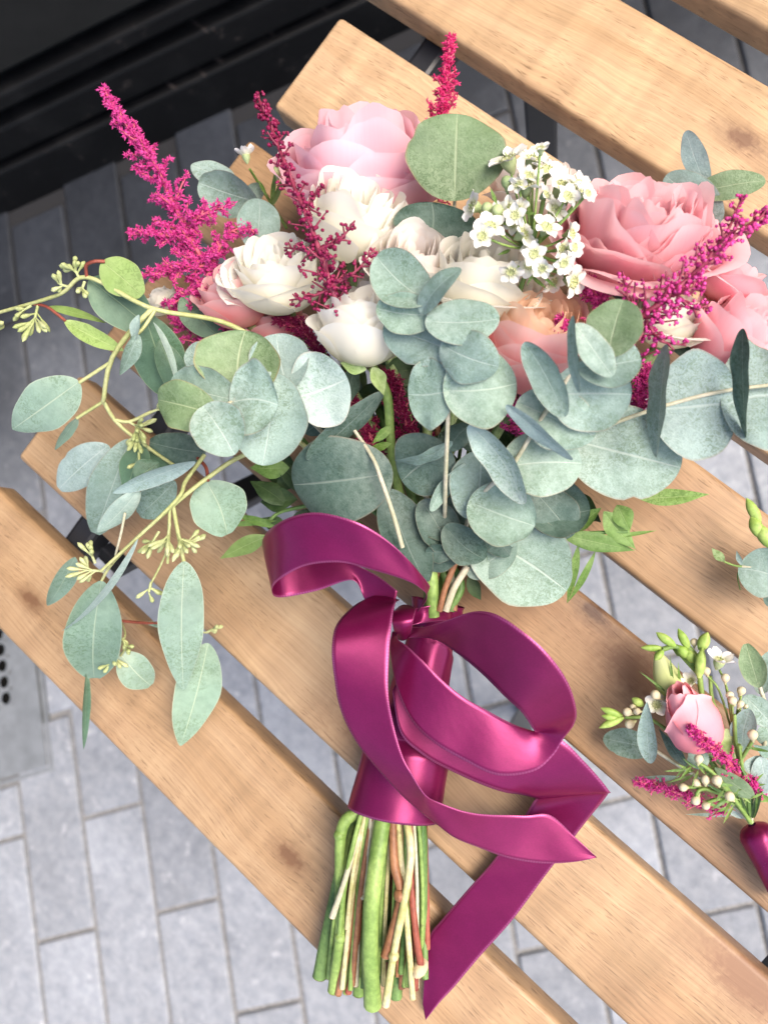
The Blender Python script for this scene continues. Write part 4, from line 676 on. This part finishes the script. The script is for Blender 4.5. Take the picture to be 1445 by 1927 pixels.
cstem([(330, 300, .020), (290, 600, .016), (215, 972, .012)], 56, STD)
cstem([(635, 310, .028), (622, 600, .026), (612, 900, .020)], 52, STD)
cstem([(345, 290, .028), (302, 400, .030), (300, 780, .028), (272, 1028, .022)], 48, STG, kn_=[(298, 405, .030, 27), (300, 812, .028, 26)])
cstem([(362, 560, .030), (332, 820, .028), (290, 1042, .024)], 28, STB)
cstem([(388, 640, .026), (362, 850, .025), (330, 1036, .022)], 25, STR)
cstem([(370, 300, .030), (325, 560, .036), (266, 735, .034)], 24, STW)
cstem([(380, 300, .030), (350, 560, .034), (325, 780, .030)], 20, STY); cstem([(415, 300, .032), (408, 480, .034), (385, 640, .033)], 22, STW, kn_=[(385, 650, .033, 16)])
cstem([(435, 300, .032), (425, 420, .033), (400, 700, .030)], 18, STY)
cstem([(510, 310, .032), (514, 520, .037), (540, 640, .038), (510, 780, .036), (478, 890, .034)], 36, STB, kn_=[(540, 645, .038, 30)])
cstem([(595, 320, .032), (582, 600, .032), (600, 800, .032), (622, 940, .028)], 29, STR)
cstem([(532, 310, .032), (545, 560, .035), (568, 800, .034), (588, 1060, .026)], 24, STY)
cstem([(565, 310, .033), (580, 480, .040), (552, 680, .040), (512, 880, .036), (480, 1085, .026)], 30, STY, kn_=[(512, 890, .036, 22)])
cstem([(658, 700, .024), (645, 860, .022)], 24, STR)
cstem([(470, 310, .0335), (432, 600, .042), (418, 850, .040), (428, 1085, .030)], 68, STG)
mb = MB(); c = P(*Z7(615, 935), .026); ball(mb, c, 40 / 2.125 * mpp(c), nu=12, nv=9, sc=(.8, 1, 1.4)); mb.build('stem_heel', CUT, bq)

# ---------------------------------------------------------------- boutonniere on the third slat
Z = lambda x, y: (1050 + x / 3.504, 1150 + y / 3.504)
def Q(x, y, h): return (*Z(x, y), h)
bt = thing('boutonniere', 'boutonniere with a closed pink rosebud and cream berries, wrapped in plum ribbon', 'boutonniere', P(1380, 1480, 0))
def bwrap(parent, a, b, r0, r1):
    mb = MB(); nv, nu = 40, 32; V = []; U = []; A, B = P(*a), P(*b); axd = unit(B - A); up = unit(np.array([0, 0, 1.]) - axd * axd[2]); sd_ = np.cross(axd, up); L = np.linalg.norm(B - A)
    for j in range(nv):
        t = j / (nv - 1)
        for i in range(nu):
            th = 6.2832 * i / nu; lay = ((t * L + .003 * math.sin(th) + .0022 * th) / .019) % 1; rr = (r0 + (r1 - r0) * t) * np.interp(t, [0, .02, .06, .13, 1], [.22, .55, .88, 1, 1]) * (1 + .05 * (1 - lay) + .01 * math.sin(7 * th + 9 * t))
            V.append(A + axd * L * t + rr * (math.cos(th) * sd_ + math.sin(th) * up)); U.append((lay * .96 + .02, th * .012 + t * .02))
    mb.add(V, gridF(nu, nv, True), U); return mb.build('ribbon_wrap', SATIN, parent)
bwrap(bt, (1414, 1552, .014), (1490, 1700, .012), .0072, .0066)
def bspr(label, path, r=.0007, mat=None): return sprig(bt, 'stem', label, path, r, mat or STD)
def buds(parent, L):
    for x, y, h, r, a in L: bud_ball(parent, Q(x, y, h), r * random.uniform(.78, .95) / 3.504, a + random.uniform(-25, 25), 20)
TIE = (1412, 1548, .016)
rosebud(bt, 'closed pink rosebud of the boutonniere', Q(960, 905, .024), Q(780, 480, .040), 98, BUDPK, 8, stem_to=[(1370, 1450, .018), TIE])
lb = bspr('pale green lisianthus bud', [Q(760, 560, .024), Q(950, 900, .018), TIE], .0013, STG); pod(lb, Q(775, 580, .026), Q(650, 262, .026), 54, LIS, 'lisianthus_bud', ((0, .5), (.15, .92), (.35, 1), (.6, .8), (.85, .45), (1, .12)))
for a, b in ((Q(760, 560, .03), Q(735, 280, .03)), (Q(720, 540, .03), Q(530, 395, .032)), (Q(800, 500, .028), Q(790, 330, .034))): leaf(lb, a, b, 5, GREEN, 0, 'lance', name='sepal')
fb = bspr('lime freesia buds pointing up', [Q(930, 430, .030), Q(960, 620, .026), Q(1080, 1000, .02), TIE], .0012, STG)
for b, t, wd, h in (((690, 245), (545, 240), 46, .03), ((690, 260), (635, 325), 50, .032), ((770, 230), (645, 140), 60, .032), ((860, 250), (790, 115), 58, .03), ((935, 260), (985, 140), 76, .032), ((925, 440), (950, 240), 66, .034), ((870, 310), (780, 225), 66, .03), ((900, 340), (840, 250), 70, .03)): pod(fb, Q(*b, h), Q(*t, h + .001), wd / 3.504, LIME)
mb = MB()
for p in ([(930, 430, .03), (860, 320, .03), (780, 235, .031), (690, 250, .031)], [(930, 430, .03), (930, 330, .03), (860, 240, .03)], [(930, 420, .032), (770, 245, .026), (800, 290, .026)]): tube(mb, [P(*Q(*q)) for q in p], .0011)
mb.build('twig', STG, fb)
wf = bspr('white waxflowers and cream berries at the top', [Q(1000, 430, .03), Q(1020, 600, .026), Q(1130, 900, .02), TIE], .0008, STG)
wax(wf, Q(1062, 330, .036), 27, 80, 25, cup=.8); wax(wf, Q(875, 460, .030), 17, 140, 30, cup=.8)
buds(wf, [(895, 205, .03, 30, 100), (975, 395, .034, 30, 100), (1100, 440, .034, 32, 80), (1205, 525, .032, 33, 80), (1130, 555, .034, 30, 110), (1148, 590, .036, 34, 100), (1200, 612, .034, 28, 70), (1236, 628, .032, 15, 60)])
mb = MB()
for p in ((1205, 560), (1130, 590), (1148, 620), (1200, 640), (1236, 640), (1100, 470), (975, 420), (1062, 390)): tube(mb, [P(*Q(p[0], p[1], .032)), P(*Q((p[0] + 1150) / 2, p[1] + 110, .028)), P(*Q(1160, 850, .024))], .0005, sides=5)
mb.build('twig', STG, wf)
wl = bspr('white waxflower, cream berries and lime buds at the left', [Q(440, 700, .026), Q(620, 720, .026), Q(860, 920, .02), TIE], .0008, STG)
wax(wl, Q(650, 620, .030), 23, 120, 55, cup=.4); wax(wl, Q(712, 585, .030), 17, 80, 40, cup=.6)
buds(wl, [(640, 552, .034, 35, 130), (455, 665, .03, 33, 160), (490, 632, .028, 24, 140), (517, 660, .03, 27, 160), (470, 745, .028, 36, 190)])
for b, t, wd in (((560, 620), (485, 575), 58), ((420, 690), (280, 640), 52), ((400, 710), (285, 690), 46), ((430, 700), (268, 770), 54)): pod(wl, Q(*b, .027), Q(*t, .028), wd / 3.504, LIME)
ast = plume(bt, 'magenta astilbe spike below the rosebud', [Q(1240, 1150, .026), Q(1100, 970, .036), Q(960, 860, .042), Q(865, 775, .044)], AST, 30, 24, dens=1.3, fl=.85, stem_r=.0008)
ast = plume(bt, 'magenta astilbe spike pointing left along the slat', [Q(1180, 1340, .012), Q(900, 1240, .014), Q(700, 1170, .016), Q(508, 1120, .016)], AST, 34, 26, dens=1.3, fl=.85, stem_r=.0008)
plume(bt, 'small magenta astilbe tuft at the right', [Q(1340, 1240, .02), Q(1290, 1160, .026), Q(1270, 1110, .028)], AST, 8, 18, fl=.8, stem_r=.0006)
el = bspr('silver eucalyptus leaves at the left of the rosebud', [Q(615, 905, .02), Q(780, 1010, .02), Q(1000, 1150, .018), TIE], .0008, STW)
leaf(el, Q(615, 905, .018), Q(296, 838, .012), 54, EUC, 0); leaf(el, Q(606, 1005, .024), Q(585, 598, .040), 35, EUCB, 15, 'seed'); leaf(el, Q(850, 1030, .022), Q(660, 770, .02), 22, EUCD, 20, 'lance'); leaf(el, Q(940, 1030, .034), Q(900, 900, .034), 40, EUC, 0); leaf(el, Q(800, 1090, .014), Q(475, 1100, .012), 12, EUC, 20, 'lance'); leaf(el, Q(1150, 1350, .006), Q(830, 1340, .006), 7, EUC, 0, 'lance')
er = bspr('silver eucalyptus leaves at the right of the rosebud', [Q(1325, 490, .03), Q(1384, 720, .028), Q(1330, 1000, .024), TIE], .0008, STW)
leaf(er, Q(1322, 505, .032), Q(1235, 215, .034), 46, EUCG, 5, 'blunt'); leaf(er, Q(1400, 740, .03), Q(1225, 560, .03), 48, EUC, 0); leaf(er, Q(1210, 900, .028), Q(1262, 645, .034), 46, EUCB, 5); leaf(er, Q(1330, 520, .026), Q(1420, 260, .026), 40, EUC, 0); leaf(er, Q(1400, 880, .026), Q(1360, 740, .03), 50, EUC, 0); leaf(er, Q(1330, 1040, .024), Q(1230, 990, .026), 40, EUCB, 10); leaf(er, Q(1384, 1200, .02), Q(1330, 960, .028), 50, EUCB, 0); leaf(er, Q(1290, 1230, .030), Q(1030, 1030, .032), 34, EUCG, 15, 'seed'); leaf(er, Q(1180, 950, .026), Q(1090, 780, .03), 46, SEPAL, 0); leaf(er, Q(1440, 960, .028), Q(1280, 880, .032), 24, EUC, 20, 'lance'); leaf(er, Q(1460, 1180, .016), Q(1300, 1260, .02), 26, GREEN, 0, 'lance'); leaf(er, Q(1390, 1060, .026), Q(1310, 1210, .022), 30, EUCB, 10); leaf(er, Q(1220, 1370, .014), Q(1070, 1290, .016), 10, EUCB, 0, 'lance')
lo = bspr('cream waxflower berries at the bottom', [Q(1050, 1120, .036), Q(1150, 1230, .030), TIE], .0009, STG)
buds(lo, [(925, 975, .042, 36, 110), (822, 1162, .034, 32, 190), (908, 1130, .038, 33, 120), (968, 1112, .040, 36, 110), (1045, 1116, .042, 40, 110), (905, 1248, .034, 32, 210), (972, 1282, .034, 32, 220), (1128, 1222, .040, 38, 150), (1280, 815, .040, 40, 110)])
mb = MB()
for p in ([(925, 1000, .04), (1010, 1060, .038), (1150, 1210, .03)], [(840, 1160, .032), (960, 1170, .032), (1150, 1240, .028)], [(905, 1225, .034), (930, 1180, .034), (1000, 1170, .03)], [(980, 1260, .034), (1060, 1240, .03), (1160, 1270, .026)], [(1280, 850, .038), (1240, 920, .034), (1190, 1000, .03)], [(1190, 880, .034), (1210, 1020, .03), (1240, 1200, .024)], [(1160, 680, .032), (1170, 880, .03), (1200, 1040, .028)]): tube(mb, [P(*Q(*q)) for q in p], .0008, sides=6)
mb.build('twig', STG, lo)
nd = bspr('thin green needle leaves of the boutonniere', [Q(1100, 1180, .03), Q(1180, 1260, .024), TIE], .0009, STG)
for i in range(46):
    a = random.choice(((1150, 1220), (1050, 1080), (1200, 1150), (1230, 1250), (900, 1060), (1300, 1160), (1180, 950), (1100, 1250))); bx, by = a[0] + random.gauss(0, 35), a[1] + random.gauss(0, 30); an = random.uniform(2.0, 4.6) if bx < 1220 else random.uniform(-1.6, 2.4); L = random.uniform(90, 190); hh = random.uniform(.024, .040)
    leaf(nd, Q(bx, by, hh), Q(bx + L * math.cos(an), by - L * math.sin(an) * .8, hh + random.uniform(-.003, .006)), random.uniform(4, 6), random.choice((GREEN, GREEN, OLIVE, STD)), random.uniform(-30, 30), 'lance', bend=random.uniform(-.1, .15), name='needle_leaf')
for i in range(10):
    leaf(nd, Q(1235 + i * 6, 1370, .016 + .001 * (i % 3)), Q(1120 + i * 26, 1120 + (i % 4) * 30, .028), 6, random.choice((GREEN, GREEND)), 0, 'lance', name='needle_leaf')

# second boutonniere, mostly beyond the right edge, on the fourth slat
b2 = thing('boutonniere', 'green buds and round eucalyptus leaf at the right edge, rest out of frame', 'boutonniere', P(1480, 1060, 0))
s2 = sprig(b2, 'stem', None, [(1452, 1010, .024), (1475, 1060, .02), (1520, 1130, .014)], .0012, STG)
for b, t, wd in (((1428, 985), (1404, 937), 20), ((1432, 1012), (1412, 972), 24), ((1450, 1030), (1424, 985), 26)): pod(s2, (*b, .026), (*t, .027), wd, LIME)
s3 = sprig(b2, 'eucalyptus_sprig', None, [(1395, 1066, .022), (1430, 1070, .022), (1475, 1085, .018), (1520, 1130, .012)], .0006, STW)
leaf(s3, (1470, 1090, .022), (1388, 1070, .022), 86, EUC, 0); leaf(s3, (1362, 1057, .022), (1338, 1031, .023), 17, SEPAL, 10, 'lance'); leaf(s3, (1395, 1063, .023), (1385, 1036, .026), 10, EUCB, 20, 'lance'); leaf(s3, (1450, 1140, .012), (1440, 1115, .014), 20, EUCD)
mb = MB(); tube(mb, [P(1362, 1057, .022), P(1380, 1064, .022), P(1395, 1066, .022)], .0005, sides=5); tube(mb, [P(1392, 1110, .016), P(1387, 1085, .02), P(1392, 1066, .022)], .0003, sides=5); mb.build('twig', STG, s3)
rosebud(b2, 'rosebud of the second boutonniere beyond the frame', (1550, 1110, .02), (1500, 1030, .03), 70, BUDPK)
bwrap(b2, (1560, 1150, .012), (1640, 1280, .012), .0070, .0066)
